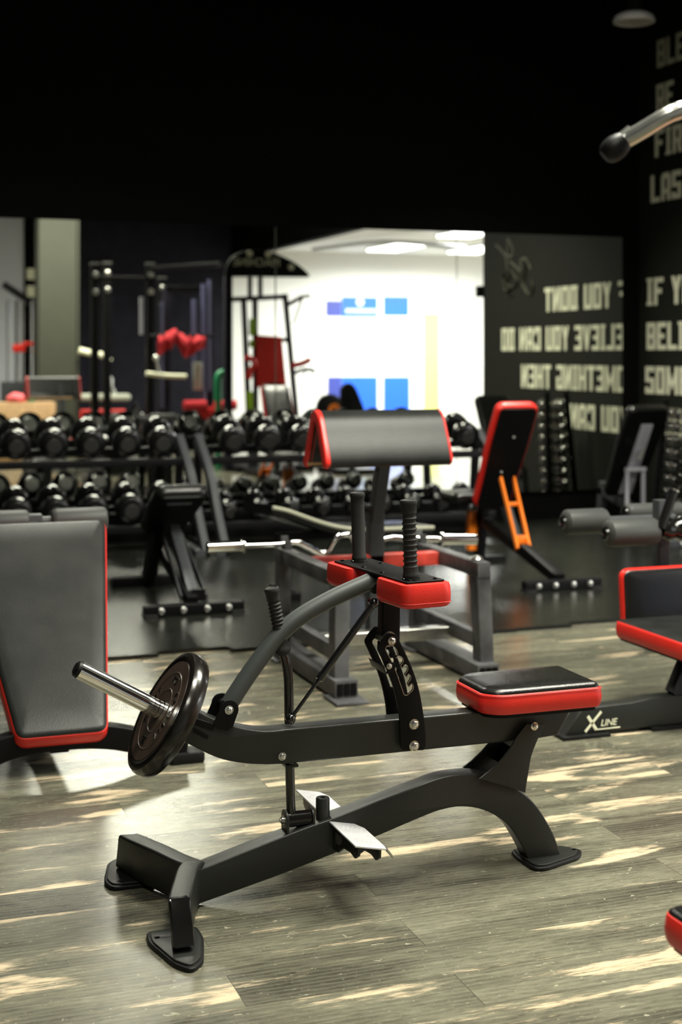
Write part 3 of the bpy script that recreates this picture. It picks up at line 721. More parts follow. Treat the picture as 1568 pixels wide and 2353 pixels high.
b = MB(); b.text('KG', .024, face_frame(0, .076), .0014); b.build('raised_unit', 'plate', wp)
b = MB(); b.text('25', .028, face_frame(math.pi, .076), .0014); b.build('raised_number', 'plate', wp)
# ================================================================ decline bench at the left edge
def pt(px, py, y): return on(px, py, y)
db = thing('decline_bench', 'decline bench with tapered grey-black cushion and red sides at the left edge', 'bench', (.652, 4.6, 0))
lo, hi = V3(.652, 4.405, .128), V3(.652, 5.12, .705)
up = (hi - lo); L_ = up.length
mx = frame(lo, X, up)      # normal = X x up
nn = X.cross(up).normalized()
if nn.y > 0: mx = frame(lo, -X, up)
ol = rpoly([(-.140, 0), (.140, 0), (.262, L_), (-.262, L_)], [.035, .035, .045, .045], 6)
if (mx.to_3x3() @ V3(0, 0, 1)).y > 0: print('decline normal')
mx2 = mx @ Matrix.Translation((0, 0, -.055))
pad(db, ol, mx2, .055, 'vinylg', 'red', 'paintb', .014, ('bench_cushion', 'cushion_side', 'backing_board'))
dn = (mx.to_3x3() @ V3(0, 0, 1))
# spine, base, rear support
b = MB(); b.bar(lo - dn * .09 + up * .05, hi - dn * .09 + up * .02, .06, .05, X); b.build('spine_beam', 'paint', db)
arch = [(.28, .055), (.40, .085), (.52, .118), (.66, .128), (.80, .118), (.93, .085), (1.05, .06)]
b = MB(); 
pathA = catmull([V3(x, 4.46, z - .015) for x, z in arch], 5); b.sweep(pathA, rrect(.06, .075, .006), Y); b.build('cross_foot', 'paintb', db)
for x in (.29, 1.05):
    b = MB(); b.box((x, 4.46, .018), (.11, .09, .036), bev=.008); b.build('rubber_foot', 'rubber', db)
b = MB(); b.bar(V3(.652, 4.47, .09), V3(.652, 5.75, .06), .06, .06, X); b.build('base_rail', 'paintb', db)
b = MB(); b.bar(V3(.652, 5.35, .06), V3(.652, 5.24, .70), .06, .06, X); b.build('upright', 'greytube', db)
b = MB(); b.bar(V3(.35, 5.75, .035), V3(.95, 5.75, .035), .06, .07, Y); b.build('rear_foot', 'paintb', db)
rz = on(180, 1196, 5.25).z
b = MB(); b.tube([V3(on(-50, 1196, 5.25).x, 5.25, rz), V3(on(240, 1196, 5.25).x, 5.25, rz)], .02, 16); b.box((.652, 5.25, rz), (.10, .05, .06), bev=.005); b.build('roller_bar', 'greytube', db)
for x0, x1 in ((.36, .70), (.80, 1.02)):
    x0, x1 = (on(-60, 1196, 5.25).x, on(67, 1196, 5.25).x) if x0 < .5 else (on(118, 1196, 5.25).x, on(246, 1196, 5.25).x)
    b = MB(); b.lathe([(0, .012), (.001, .038), (.008, .044), (.02, .047), (x1 - x0 - .02, .047), (x1 - x0 - .008, .044), (x1 - x0 - .001, .034), (x1 - x0, .012)], (x0, 5.25, rz), X, 28); b.build('foam_roller', 'foamg', db)

# ================================================================ preacher curl bench
pb = thing('preacher_bench', 'worn grey preacher curl bench with red trimmed arm pad, behind the calf machine', 'bench', (2.10, 5.45, 0))
XL, XR, YA, YZ = 1.80, 2.42, 5.08, 5.86
for xx, ya in ((XL, YA), (XR, YA + .07)):
    b = MB(); b.bar(V3(xx, ya - .02, .445), V3(xx, YZ, .445), .055, .06, X); b.build('top_rail', 'steel', pb)
    b = MB(); b.bar(V3(xx, ya - .06, .045), V3(xx, YZ, .045), .09, .065, X); r = b.build('base_rail', 'steel', pb)
    b = MB(); b.box((xx, ya - .055, .006), (.13, .16, .012), bev=.003); b.build('foot_plate', 'steel', pb)
    b = MB(); b.box((xx, YZ - .05, .006), (.13, .16, .012), bev=.003); b.build('foot_plate', 'steel', pb)
    b = MB(); b.prism(rrect(.024, .045, .003), frame(V3(xx - .027, ya - .062, .045), X, Z), .004, .0005); b.prism(rrect(.024, .045, .003), frame(V3(xx, ya - .062, .045), X, Z), .004, .0005); b.prism(rrect(.024, .045, .003), frame(V3(xx + .027, ya - .062, .045), X, Z), .004, .0005); b.build('tube_opening', 'paintb', r)
    b = MB(); b.bar(V3(xx + (.02 if xx > 2 else 0), ya + .03, .075), V3(xx, ya + .02, .42), .06, .075, X); b.build('front_upright', 'steel', pb)
    b = MB(); b.bar(V3(xx, YZ - .03, .075), V3(xx, YZ - .03, .42), .055, .06, X); b.build('rear_upright', 'steel', pb)
    b = MB(); b.bar(V3(xx, ya + .05, .16), V3(xx, YZ - .04, .16), .04, .06, X); b.build('side_rail', 'steel', pb)
    b = MB(); b.lathe([(0, .024), (.006, .026), (.014, .02), (.018, .01)], V3(xx, ya + .05, .476), Z, 20); b.build('end_bolt', 'bright', pb)
    b = MB(); b.prism([(-.03, 0), (.03, 0), (.03, .055), (.022, .055), (.016, .022), (-.016, .022), (-.022, .04), (-.03, .04)], yz(xx) @ Matrix.Translation((5.78, .472, 0)), .03, .002); b.build('bar_hook', 'steel', pb)
b = MB(); b.bar(V3(XL, 5.55, .44), V3(XR, 5.55, .44), .06, .055, Y); b.build('cross_bar', 'redpaint', pb)
b = MB(); b.bar(V3(XL, 5.45, .145), V3(XR, 5.45, .145), .06, .05, Y); b.build('lower_cross_bar', 'bright', pb)
b = MB(); b.bar(V3(2.115, 5.55, .10), V3(2.115, 5.55, .665), .066, .06, X); b.box((2.115, 5.55, .665), (.074, .068, .02), bev=.004); b.build('post_sleeve', 'greytube', pb)
b = MB(); b.bar(V3(2.115, 5.545, .60), V3(2.115, 5.40, 1.0), .052, .05, X); b.build('pad_post', 'greytube', pb)
x0, x1 = 1.785, 2.305
rt = V3((x0 + x1) / 2, 5.335, 1.075)
w_ = (x1 - x0) / 2
# near face pad
fz = V3(0, -.115, -.21); mxn = frame(rt, X, -fz)
nrm_ = (mxn.to_3x3() @ V3(0, 0, 1))
if nrm_.y > 0: mxn = frame(rt, -X, -fz)
olp = rpoly([(-w_, -.235), (w_, -.235), (w_, .0), (-w_, .0)], [.03, .03, .02, .02], 6)
# one bent pad: sweep the section along x
sec = []
def arc(c, r, a0, a1, n): return [(c[0] + r * math.cos(math.radians(a0 + (a1 - a0) * k / n)), c[1] + r * math.sin(math.radians(a0 + (a1 - a0) * k / n))) for k in range(n + 1)]
outer = [(5.195, .868), (5.188, .885), (5.205, .93), (5.235, .985), (5.262, 1.035), (5.285, 1.062), (5.315, 1.078), (5.345, 1.074), (5.37, 1.055), (5.40, 1.0), (5.435, .93), (5.463, .872), (5.462, .855)]
inner = [(5.44, .850), (5.41, .90), (5.375, .97), (5.345, 1.03), (5.318, 1.040), (5.297, 1.025), (5.272, .975), (5.245, .92), (5.222, .872), (5.21, .860)]
outer = c2(outer, 3)
sect = outer + c2(inner, 3)
b = MB()
for k, (xx, sc) in enumerate(((x0, .96), (x0 + .01, 1.0), (x0 + .03, 1.01), (x1 - .03, 1.01), (x1 - .01, 1.0), (x1, .96))): pass
def ext(sect, xa, xb, name, m, grow=0., par=pb):
    c = Vector((5.325, .95)); rings = []
    for xx, g in ((xa, -.006), (xa + .006, 0), (xb - .006, 0), (xb, -.006)):
        rr = []
        for p in sect:
            d = (Vector(p) - c).normalized(); q = Vector(p) + d * (g + grow); rr.append(V3(xx, q.x, q.y))
        rings.append(rr)
    return MB().loft(rings).build(name, m, par)
ext(sect, x0, x1, 'arm_pad', 'vinylg')
ext(sect, x0 - .012, x0 + .012, 'pad_trim', 'red', .004); ext(sect, x1 - .008, x1 + .006, 'pad_trim', 'red', .003)
b = MB(); b.box((2.0, 5.455, .866), (.44, .05, .022), bev=.004); b.build('pad_board', 'wood', pb)
b = MB(); b.prism([(5.43, .852), (5.39, .92), (5.35, 1.0), (5.31, 1.0), (5.28, .95), (5.36, .87)], yz(x0 + .10), .012, .001); b.box((2.08, 5.35, .93), (.34, .06, .015)); b.build('plywood_former', 'wood', pb)

# EZ curl bar on its hooks
ez = [(475, 1258), (560, 1254), (640, 1251), (680, 1246), (708, 1257), (735, 1271), (752, 1268), (768, 1243), (786, 1230), (806, 1231), (818, 1252), (838, 1268), (858, 1262), (875, 1243), (895, 1236), (925, 1238), (1012, 1240), (1095, 1240)]
eb = thing('curl_bar', 'chrome zigzag curl bar resting across the preacher bench', 'barbell', (2.05, 5.78, .50))
A = V3(1.48, 5.78, .497); B = V3(2.66, 5.78, .497)
P = [on(a, c_, 5.78) for a, c_ in ez]
P = [V3(p.x, 5.78, p.z) for p in P]
b = MB(); b.tube(catmull(P[1:-1], 5), .0125, 16); b.build('bent_shaft', 'chrome', eb)
for a, c_ in ((P[0], P[1]), (P[-1], P[-2])):
    d = (c_ - a).normalized(); L2 = (c_ - a).length
    b = MB(); b.lathe([(0, .02), (.003, .0245), (L2 - .01, .0245), (L2 - .009, .032), (L2, .032), (L2 + .002, .014)], a, d, 24); b.build('sleeve', 'chrome', eb)

# ================================================================ generic adjustable bench (runs away from the camera), built around its rear foot
def adj_bench(name, label, xr, yr, yf, pts, wtop, wbot, colors, seat=None, foot_w=.5):
    """pts: (y,z) of the back cushion's bottom and top"""
    top_m, side_m, frame_m, prop_m = colors
    t = thing(name, label, 'bench', (xr, (yr + yf) / 2, 0))
    b = MB(); b.bar(V3(xr - foot_w / 2, yr, .045), V3(xr + foot_w / 2, yr, .045), .06, .055, Y); r = b.build('rear_foot', frame_m, t)
    for s_ in (-.34, -.12, .12, .34):
        b = MB(); b.lathe([(0, .016), (.008, .016), (.012, .008)], V3(xr + s_ * foot_w, yr - .03, .047), -Y, 14); b.build('bolt', 'bright', r)
    for s_ in (-1, 1):
        b = MB(); b.box((xr + s_ * (foot_w / 2 - .03), yr, .016), (.07, .075, .032), bev=.005); b.build('rubber_foot', 'rubber', r)
    b = MB(); b.bar(V3(xr, yr + .02, .07), V3(xr, yf - .02, .30), .055, .06, X); b.build('main_rail', frame_m, t)
    b = MB(); b.bar(V3(xr, yf, .05), V3(xr, yf - .06, .36), .055, .06, X); b.build('front_post', frame_m, t)
    b = MB(); b.bar(V3(xr - .17, yf, .03), V3(xr + .17, yf, .03), .055, .055, Y); b.build('front_foot', frame_m, t)
    (ya, za), (yb, zb_) = pts
    lo = V3(xr, ya, za); up = V3(0, yb - ya, zb_ - za); L_ = up.length
    mx = frame(lo, -X, up); nrm = mx.to_3x3() @ V3(0, 0, 1)
    if nrm.y < 0: mx = frame(lo, X, up)
    nrm = mx.to_3x3() @ V3(0, 0, 1)
    ol = rpoly([(-wbot / 2, 0), (wbot / 2, 0), (wbot / 2 * 1.02, L_ * .3), (wtop / 2, L_ * .62), (wtop / 2 * .98, L_), (-wtop / 2 * .98, L_), (-wtop / 2, L_ * .62), (-wbot / 2 * 1.02, L_ * .3)], [.05, .05, .05, .1, .05, .05, .1, .05], 5)
    pad(t, ol, mx, .055, top_m, side_m, 'paintb', .012, ('back_cushion', 'back_cushion_side', 'back_board'))
    return t, mx, L_, nrm
# black bench left of centre (seen from its rear)
t, mx, L_, nrm = adj_bench('incline_bench', 'black incline bench with rounded top, in front of the left dumbbell rack', 1.66, 6.87, 7.85, ((7.60, .34), (7.10, .585)), .275, .235, ('vinyl', 'vinyl', 'paintb', 'paintb'))
b = MB(); b.bar(V3(1.62, 7.50, .36), V3(1.62, 7.78, .06), .06, .09, X); b.build('middle_post', 'paintb', t)
b = MB(); b.bar(V3(1.68, 7.40, .38), V3(1.68, 6.98, .10), .055, .05, X); b.build('prop_bar', 'greytube', t)
for s_ in (-1, 1):
    b = MB(); b.bar(V3(1.68 + s_ * .05, 7.45, .34), V3(1.68 + s_ * .065, 6.95, .08), .008, .045, X); b.build('ladder_side', 'greytube', t)
b = MB(); b.box((1.70, 6.93, .10), (.07, .012, .06)); b.build('rail_end_plate', 'paintb', t)
b = MB(); b.bar(V3(1.42, 7.80, .045), V3(1.80, 7.80, .045), .06, .055, Y); b.build('middle_foot', 'paintb', t)
b = MB(); m_ = mx @ Matrix.Translation((0, L_ - .10, -.0115)); b.box((0, 0, 0), (.13, .016, .002)); bmesh.ops.transform(b.bm, matrix=m_, verts=b.bm.verts); b.build('maker_strip', 'silver', t)
# red bench with orange frame
t, mx, L_, nrm = adj_bench('incline_bench', 'raised red-sided bench back with an orange ladder prop, right of centre', 3.73, 6.92, 7.98, ((7.80, .375), (7.43, 1.0)), .265, .235, ('vinyl', 'red', 'paintb', 'orange'), foot_w=.46)
for s_ in (-1, 1):
    b = MB(); b.bar(on(1166 + s_ * 15, 1098, 7.60), on(1204 + s_ * 14, 1262, 7.28), .014, .03, X); b.build('ladder_side', 'orange', t)
b = MB()
for (pa, pbx) in (((1166, 1160), 7.48), ((1200, 1235), 7.33)):
    c = on(*pa, pbx); b.box((c.x, c.y, c.z), (.075, .02, .035 if pa[1] > 1200 else .022), bev=.003)
for c_, nm in (((1178, 1152), 0), ((1199, 1238), 1)):
    pass
b.bm.free()
c = on(1179, 1158, 7.49); b = MB(); b.box(c, (.07, .02, .022), bev=.003); b.build('ladder_rung', 'orange', t)
c = on(1199, 1240, 7.33); b = MB(); b.box(c, (.07, .02, .05), bev=.003); b.build('ladder_rung', 'orange', t)
b = MB(); b.bar(on(1205, 1260, 7.27), V3(3.73, 6.96, .075), .06, .05, X); b.build('rear_strut', 'paintb', t)
b = MB(); b.bar(V3(3.70, 7.98, .34), V3(3.70, 7.985, .10), .09, .05, X); b.build('orange_post_cover', 'orange', t)
b = MB(); b.bar(V3(3.68, 8.0, .42), V3(3.68, 8.0, .30), .02, .02, X); b.bar(V3(3.73, 8.0, .42), V3(3.73, 8.0, .30), .02, .02, X); b.build('seat_pin', 'bright', t)
mxs = frame(V3(3.66, 8.02, .40), X, Y); pad(t, rpoly([(-.14, -.15), (.14, -.15), (.12, .15), (-.12, .15)], .04), mxs, .05, 'vinyl', 'vinyl', 'paintb', .01, ('seat_cushion', 'seat_side', 'seat_board'))
for q in ((1199, 977), (1174, 1073)):
    s0 = on(q[0], q[1], 7.5 if q[1] < 1000 else 7.60); b = MB(); b.ball(mx @ V3((q[0] - 1185) * -.0008, (.52 if q[1] < 1000 else .27), -.012), .007); b.build('back_screw', 'bright', t)
# black bench with silver bracket at the right
t, mx, L_, nrm = adj_bench('incline_bench', 'black incline bench with silver back bracket beside the lettered wall', 5.33, 8.15, 9.3, ((8.98, .28), (8.6, .925)), .32, .28, ('vinyl', 'vinyl', 'greytube', 'silver'), foot_w=.5)
b = MB(); b.prism([(-.05, .04), (.05, .04), (.045, L_ - .12), (-.045, L_ - .12)], mx @ Matrix.Translation((-.0, 0, -.02)), .014, .002); pl_ = b.build('back_plate', 'silver', t)
for s_ in (-1, 1):
    b = MB(); b.bar(mx @ V3(s_ * .065, .26, -.05), mx @ V3(s_ * .065, .26, -.05) - V3(0, .0, .32), .025, .025, X); b.build('bracket_leg', 'silver', t)
b = MB(); b.bar(mx @ V3(-.08, .27, -.05), mx @ V3(.08, .27, -.05), .03, .03, Y); b.build('bracket_top', 'silver', t)
b = MB(); b.tube([mx @ V3(-.02, .42, -.03), mx @ V3(.03, .40, -.10)], .012); b.build('pull_pin', 'bright', t)

# ================================================================ flat bench behind the curl bar
fb = thing('flat_bench', 'low black flat bench with a painted rim highlight behind the curl bar', 'bench', (2.62, 7.35, 0))
o_ = V3(2.56, 7.25, .38)
prof = [(-.46, .135), (-.38, .115), (-.30, .085), (-.2, .048), (-.08, .015), (.06, 0), (.30, -.004), (.45, -.006)]
rings = []
for x_, z_ in catmull([(a, c_, 0) for a, c_ in prof], 4) and [(p.x, p.y) for p in catmull([(a, c_, 0) for a, c_ in prof], 4)]:
    rings.append([V3(o_.x + x_ + (a_ * -.25), o_.y + a_, o_.z + z_ + b_ - .028) for a_, b_ in rrect(.30, .055, .018)])
MB().loft(rings).build('bench_cushion', 'vinyl', fb)
rim = []
for x_, z_ in [(p.x, p.y) for p in catmull([(a, c_, 0) for a, c_ in prof], 4)]: rim.append(V3(o_.x + x_ + .0375, o_.y - .152, o_.z + z_ - .012))
MB().tube(rim, .011, 10).build('rim_highlight', 'rimshine', fb)  # pale tube stands in for the highlight along the cushion's edge
for x_ in (2.25, 2.75):
    b = MB(); b.bar(V3(x_, 7.25, .03), V3(x_, 7.25, .35), .055, .055, X); b.build('bench_leg', 'paintb', fb)
    b = MB(); b.bar(V3(x_, 7.05, .03), V3(x_, 7.45, .03), .055, .05, X); b.build('floor_foot', 'paintb', fb)
b = MB(); b.bar(V3(2.2, 7.25, .33), V3(2.8, 7.25, .33), .06, .04, Y); b.build('seat_rail', 'paintb', fb)

# ================================================================ seated leg machine at the right edge
lm = thing('leg_curl_bench', 'grey and red leg curl bench with foam rollers at the right edge', 'gym machine', (2.85, 4.55, 0))
bx0 = on(1300, 1675, 4.28).x
b = MB(); yb_ = 4.28
b.prism([(bx0 - .0, .012), (2.70, .012), (3.5, .012), (3.5, .112), (2.66, .112), (2.58, .102), (bx0 + .085, .098), (bx0 + .06, .092)], xz(yb_ + .03), .06, .004); bb_ = b.build('base_beam', 'paint', lm)
b = MB(); b.prism([(bx0 - .02, .0), (bx0 + .16, .0), (bx0 + .16, .012), (bx0 - .02, .012)], xz(yb_ + .03), .11, .001); b.build('rubber_foot', 'rubber', lm)
b = MB(); b.box((3.1, 4.31, .006), (.9, .1, .012)); b.build('floor_pad', 'rubber', lm)
LX = on(1345, 1640, yb_).x - bx0 - .0
lc_ = V3(bx0 + .155, yb_ - .002, .058)
sh = Matrix(((1, .25, 0, 0), (0, 1, 0, 0), (0, 0, 1, 0), (0, 0, 0, 1)))
def lg(x_, z_): return frame(V3(bx0 + x_, yb_ - .0015, z_), X, Z) @ sh
b = MB(); b.bar(V3(bx0 + LX, yb_ - .002, .018), V3(bx0 + LX + .062, yb_ - .002, .082), .0012, .009, Y, .0005); b.bar(V3(bx0 + LX + .010, yb_ - .002, .070), V3(bx0 + LX + .042, yb_ - .002, .022), .0012, .011, Y, .0005)
b.text('LINE', .032, lg(LX + .092, .042), .0006, spacing=.95); b.bar(V3(bx0 + LX + .04, yb_ - .002, .022), V3(bx0 + LX + .135, yb_ - .002, .023), .0012, .004, Y, .0005)
b.build('logo_lettering', 'letter', bb_)
# strut, seat and backrest
b = MB(); b.bar(on(1552, 1600, 4.31), V3(2.95, 4.40, .33), .05, .07, Y); b.build('strut', 'paintb', lm)
bk = on(1432, 1440, 4.60)
mxb = frame(V3(bk.x, 4.62, bk.z - .015), X, Z * 1. + Y * .08)
Lb = .222
pad(lm, rpoly([(0, 0), (.62, 0), (.62, Lb), (0, Lb)], [.02, .02, .035, .035]), mxb @ Matrix.Translation((0, 0, 0)), .035, 'vinyl', 'red', 'paintb', .01, ('backrest_front', 'backrest_side', 'backrest_board'))
st0 = on(1426, 1448, 4.56)
sx = st0.x
b = MB()
mxs = frame(V3(sx, 4.60, .355), X, Y * -1. + Z * -.03)
if (mxs.to_3x3() @ V3(0, 0, 1)).z < 0: mxs = frame(V3(sx, 4.60, .355), X, Y) @ Matrix.Identity(4)
pad(lm, rpoly([(0, -.46), (.5, -.46), (.5, .0), (0, .0)] if True else [], .025), frame(V3(sx, 4.60, .262), X, Y), .060, 'vinylg', 'red', 'paintb', .008, ('seat_top', 'seat_side', 'seat_board'))
# roller post and rollers
pp = on(1520, 1300, 4.80)
b = MB(); b.bar(V3(pp.x, 4.80, .30), V3(pp.x, 4.80, .735), .05, .05, X); b.build('roller_post', 'greytube', lm)
def roller(pxa, pya, pxb, pyb, y, r):
    a = on(pxa, pya, y); c = on(pxb, pyb, y); L2 = (c - a).length; d = X
    b = MB(); b.lathe([(-.002, .014), (.0, r * .55), (.004, r * .8), (.012, r * .97), (.02, r), (L2 - .012, r), (L2 - .003, r * .9), (L2, r * .5), (L2 + .001, .014)], V3(a.x, y, a.z), d, 32); o = b.build('foam_roller', 'foamg', lm)
    b = MB(); b.lathe([(-.014, .012), (-.010, .024), (-.002, .028), (.004, .02)], V3(a.x, y, a.z), d, 20); b.build('roller_cap', 'gloss', o); return V3(a.x, y, a.z)
r1 = roller(1296, 1200, 1392, 1198, 5.02, .050)
r2 = roller(1394, 1226, 1508, 1224, 4.74, .052)
r3 = roller(1438, 1178, 1568, 1172, 5.15, .036)
b = MB(); b.tube([r1 + X * .02, V3(pp.x + .2, 5.02, r1.z)], .016); b.tube([r2 + X * .02, V3(pp.x + .3, 4.74, r2.z)], .018); b.tube([r3 + X * .02, V3(r3.x + .5, 5.15, r3.z)], .014); b.build('roller_axle', 'greytube', lm)
b = MB(); ha, hb = on(1520, 1213, 4.70), on(1549, 1128, 4.70); b.tube([ha, hb], .0185, 20); hh = b.build('pull_handle', 'gloss', lm)
b = MB(); b.lathe([(-.002, .012), (0, .0205), (.006, .0205), (.008, .012)], hb, hb - ha, 20); b.build('handle_cap', 'zinc', hh)
b = MB(); c = on(1545, 1215, 4.72); b.lathe([(-.05, .03), (-.03, .045), (-.01, .045), (0, .032), (.03, .05), (.06, .05), (.07, .03)], c, X, 24); b.build('cam_hub', 'gloss', lm)
for q in ((1462, 1289),):
    b = MB(); b.ball(on(q[0] + 77, q[1], 4.75), .012); b.ball(on(1473 + 60, 1292, 4.75), .008); b.bm.free()

# ================================================================ red pad at the lower right corner, close to the camera
np3 = thing('bench_seat', 'corner of a red-sided bench seat at the lower right edge', 'bench', (1.55, 1.95, 0))
c = gz(1592, 2215, .30)
pad(np3, rpoly([(0, -.28), (.34, -.28), (.34, 0), (0, 0)], .03, 6), frame(V3(c.x + .002, c.y + .10, .30), X, Y), .052, 'vinyl', 'red', 'paintb', .012, ('seat_top', 'seat_side', 'seat_board'))
b = MB(); b.bar(V3(c.x + .17, c.y - .04, 0), V3(c.x + .17, c.y - .04, .295), .06, .06, X); b.build('seat_post', 'paint', np3)
b = MB(); b.box((c.x + .25, c.y - .04, .015), (.30, .30, .03), bev=.006); b.build('foot_plate', 'rubber', np3)

# ================================================================ lat bar hanging at the upper right
lb = thing('lat_pulldown_bar', 'chrome lat pulldown bar with a dark rubber end, hanging at the upper right', 'cable bar', (1.6, 1.7, 1.8))
lp = [(1402, 350, 2.34), (1430, 327, 2.34), (1480, 298, 2.33), (1530, 268, 2.32), (1555, 258, 2.32), (1600, 250, 2.32), (1900, 246, 2.33), (2200, 246, 2.34)]
P = []
for a, c_, D in lp:
    X_ = (a - PX0) / F * D; P.append(V3(D * SN + X_ * CS, D * CS - X_ * SN, CAMZ + (HZ - c_) / F * D))
b = MB(); b.tube(catmull(P, 6), .0145, 24); b.build('bent_shaft', 'bright', lb)
d = (P[1] - P[0]).normalized()
b = MB(); b.lathe([(-.012, .012), (-.006, .018), (.004, .021), (.016, .021), (.028, .0175), (.032, .015)], P[0], d, 24); b.build('rubber_end', 'rubber', lb)
b = MB(); b.lathe([(.030, .0155), (.050, .0155)], P[0], d, 24); b.build('end_collar', 'bright', lb)
top_ = P[-1]
b = MB(); b.tube([top_, V3(top_.x, top_.y, CEIL)], .004, 8); b.build('cable', 'rubber', lb)

# ================================================================ dumbbells and racks
def dumbbell_proto(name, r, L_, hl, label, m, loc, group):
    t = thing(name, label, 'dumbbell', loc, group)
    for s_, nm in ((-1, 'front'), (1, 'rear')):
        a = V3(*loc) + Y * (s_ * (L_ / 2)); d = -Y * s_
        b = MB(); b.lathe([(0, r * .30), (.001, r * .62), (.004, r * .70), (.006, r * .82), (.016, r * .97), (.026, r), (hl - .02, r), (hl - .006, r * .93), (hl, r * .7), (hl + .001, .018)], a, d, 28); h = b.build('dumbbell_head', m, t)
        b = MB(); b.lathe([(-.002, r * .1), (-.0015, r * .48), (.002, r * .52)], a, d, 24); b.build('head_cap', 'dface', h)
    b = MB(); b.lathe([(0, .014), (.02, .0165), (L_ - 2 * hl - .02, .0165), (L_ - 2 * hl, .014)], V3(*loc) - Y * (L_ / 2 - hl), Y, 16); b.build('grip_handle', 'chrome', t)
    return t
TILT = math.radians(-17)
def rack(name, label, x0, x1, posts):
    t = thing(name, label, 'dumbbell rack', ((x0 + x1) / 2, 9.3, 0))
    for zf in (.600, .165):
        for dy in (0, .20):
            y_ = 9.20 + dy; z_ = zf + dy * math.tan(-TILT)
            b = MB(); b.bar(V3(x0, y_, z_ - .004), V3(x1, y_, z_ - .004), .045, .05, Y); b.build('shelf_rail', 'paintb', t)
    for xx in posts:
        b = MB(); b.sweep(catmull([V3(xx + .04, 8.86, .03), V3(xx + .02, 8.98, .25), V3(xx, 9.10, .50), V3(xx - .02, 9.36, .74)], 5), rrect(.05, .075, .006), X); b.build('side_post', 'greytube', t)
        b = MB(); b.bar(V3(xx, 8.82, .03), V3(xx, 9.55, .03), .06, .05, X); b.build('base_foot', 'greytube', t)
        b = MB(); b.bar(V3(xx, 9.5, .03), V3(xx, 9.42, .72), .05, .05, X); b.build('rear_post', 'paintb', t)
    b = MB(); b.bar(V3(x0, 9.50, .12), V3(x1, 9.50, .12), .05, .16, Y); b.build('rear_brace', 'paintb', t)
    return t
rack('dumbbell_rack', 'two-tier grey and black dumbbell rack on the left in front of the mirror', .55, 2.20, (2.18, .58))
rack('dumbbell_rack', 'two-tier grey and black dumbbell rack behind the preacher bench, in front of the mirror', 2.29, 4.42, (2.31, 4.38))
big = dumbbell_proto('dumbbell', .096, .30, .105, 'large gloss-black dumbbell', 'dumb', (0, 0, 0), '')
med = dumbbell_proto('dumbbell', .064, .27, .085, 'medium gloss-black dumbbell', 'dumb', (0, 0, 0), '')
big.rotation_euler = (-TILT, 0, 0); med.rotation_euler = (-TILT, 0, 0)
used = set()
def put(p, x, zf, r, label, group):
    rt_ = .0 if p.name in used else 0
    loc = (x, 9.29, zf + .09 * math.tan(-TILT) + .025 + r / math.cos(TILT) + .006)
    if p.name not in used:
        used.add(p.name); p.location = loc; p['label'] = label; p['group'] = group; return p
    return dup(p, loc, 0, label, group)
for k in range(6): put(big, .83 + .236 * k, .600, .096, 'large gloss-black dumbbell on the upper tier of the left rack', 'dumbbells on the upper tier of the left rack')
for k in range(6): put(big, .83 + .243 * k, .165, .096, 'large gloss-black dumbbell on the lower tier of the left rack', 'dumbbells on the lower tier of the left rack')
for k in range(8): put(big, 2.49 + .243 * k, .600, .096, 'large gloss-black dumbbell on the upper tier of the rack behind the preacher bench', 'dumbbells on the upper tier of the right rack')
for k in range(9): put(med, 2.46 + .222 * k, .165, .064, 'medium gloss-black dumbbell on the lower tier of the rack behind the preacher bench', 'dumbbells on the lower tier of the right rack')

# tower stand with small chrome dumbbells beside the right wall
tw = thing('dumbbell_tower', 'black upright stand holding chrome dumbbells against the lettered wall', 'dumbbell rack', (5.78, 8.96, 0))
for dx in (-.13, .13):
    b = MB(); b.bar(V3(5.78 + dx, 9.10, .02), V3(5.78 + dx * .7, 8.98, .98), .04, .04, X); b.build('upright', 'paintb', tw)
b = MB(); b.box((5.78, 9.0, .02), (.34, .42, .04), bev=.006); b.build('tower_base', 'paintb', tw)
sm = thing('chrome_dumbbell', 'small chrome dumbbell', 'dumbbell', (0, 0, 0), '')
for s_ in (-1, 1):
    b = MB(); b.lathe([(0, .022), (.003, .030), (.012, .034), (.04, .034), (.052, .028), (.056, .012)], V3(s_ * .10, 0, 0), X * -s_, 20); b.build('dumbbell_head', 'chrome', sm)
b = MB(); b.tube([V3(-.05, 0, 0), V3(.05, 0, 0)], .012, 12); b.build('grip_handle', 'chrome', sm)
k = 0
for i in range(9):
    for jj in range(2):
        z = .12 + .095 * i; yq = 9.085 - .105 * z - .055 - .085 * (1 - jj)
        lab = 'small chrome dumbbell on the ' + ('front' if jj == 0 else 'rear') + ' pegs of the upright stand'
        if k == 0: sm.location = (5.78, yq, z); sm['label'] = lab; sm['group'] = lab + 's'
        else: dup(sm, (5.78, yq, z), 0, lab, 'chrome dumbbells on the ' + ('front' if jj == 0 else 'rear') + ' pegs')
        k += 1
sm['group'] = 'chrome dumbbells on the front pegs'
for i in range(9):
    z = .12 + .095 * i; b = MB(); b.bar(V3(5.78, 9.085 - .105 * z, z - .045), V3(5.78, 9.085 - .105 * z - .21, z - .040), .2, .012, X); b.build('peg_shelf', 'paintb', tw)
# ================================================================ things seen only in the mirror (they stand to the right of and behind the camera)
def vx(px, yv): return on(px, HZ, yv).x
def vz(px, py, yv): return on(px, py, yv).z
def ry(yv): return 2 * MY - yv
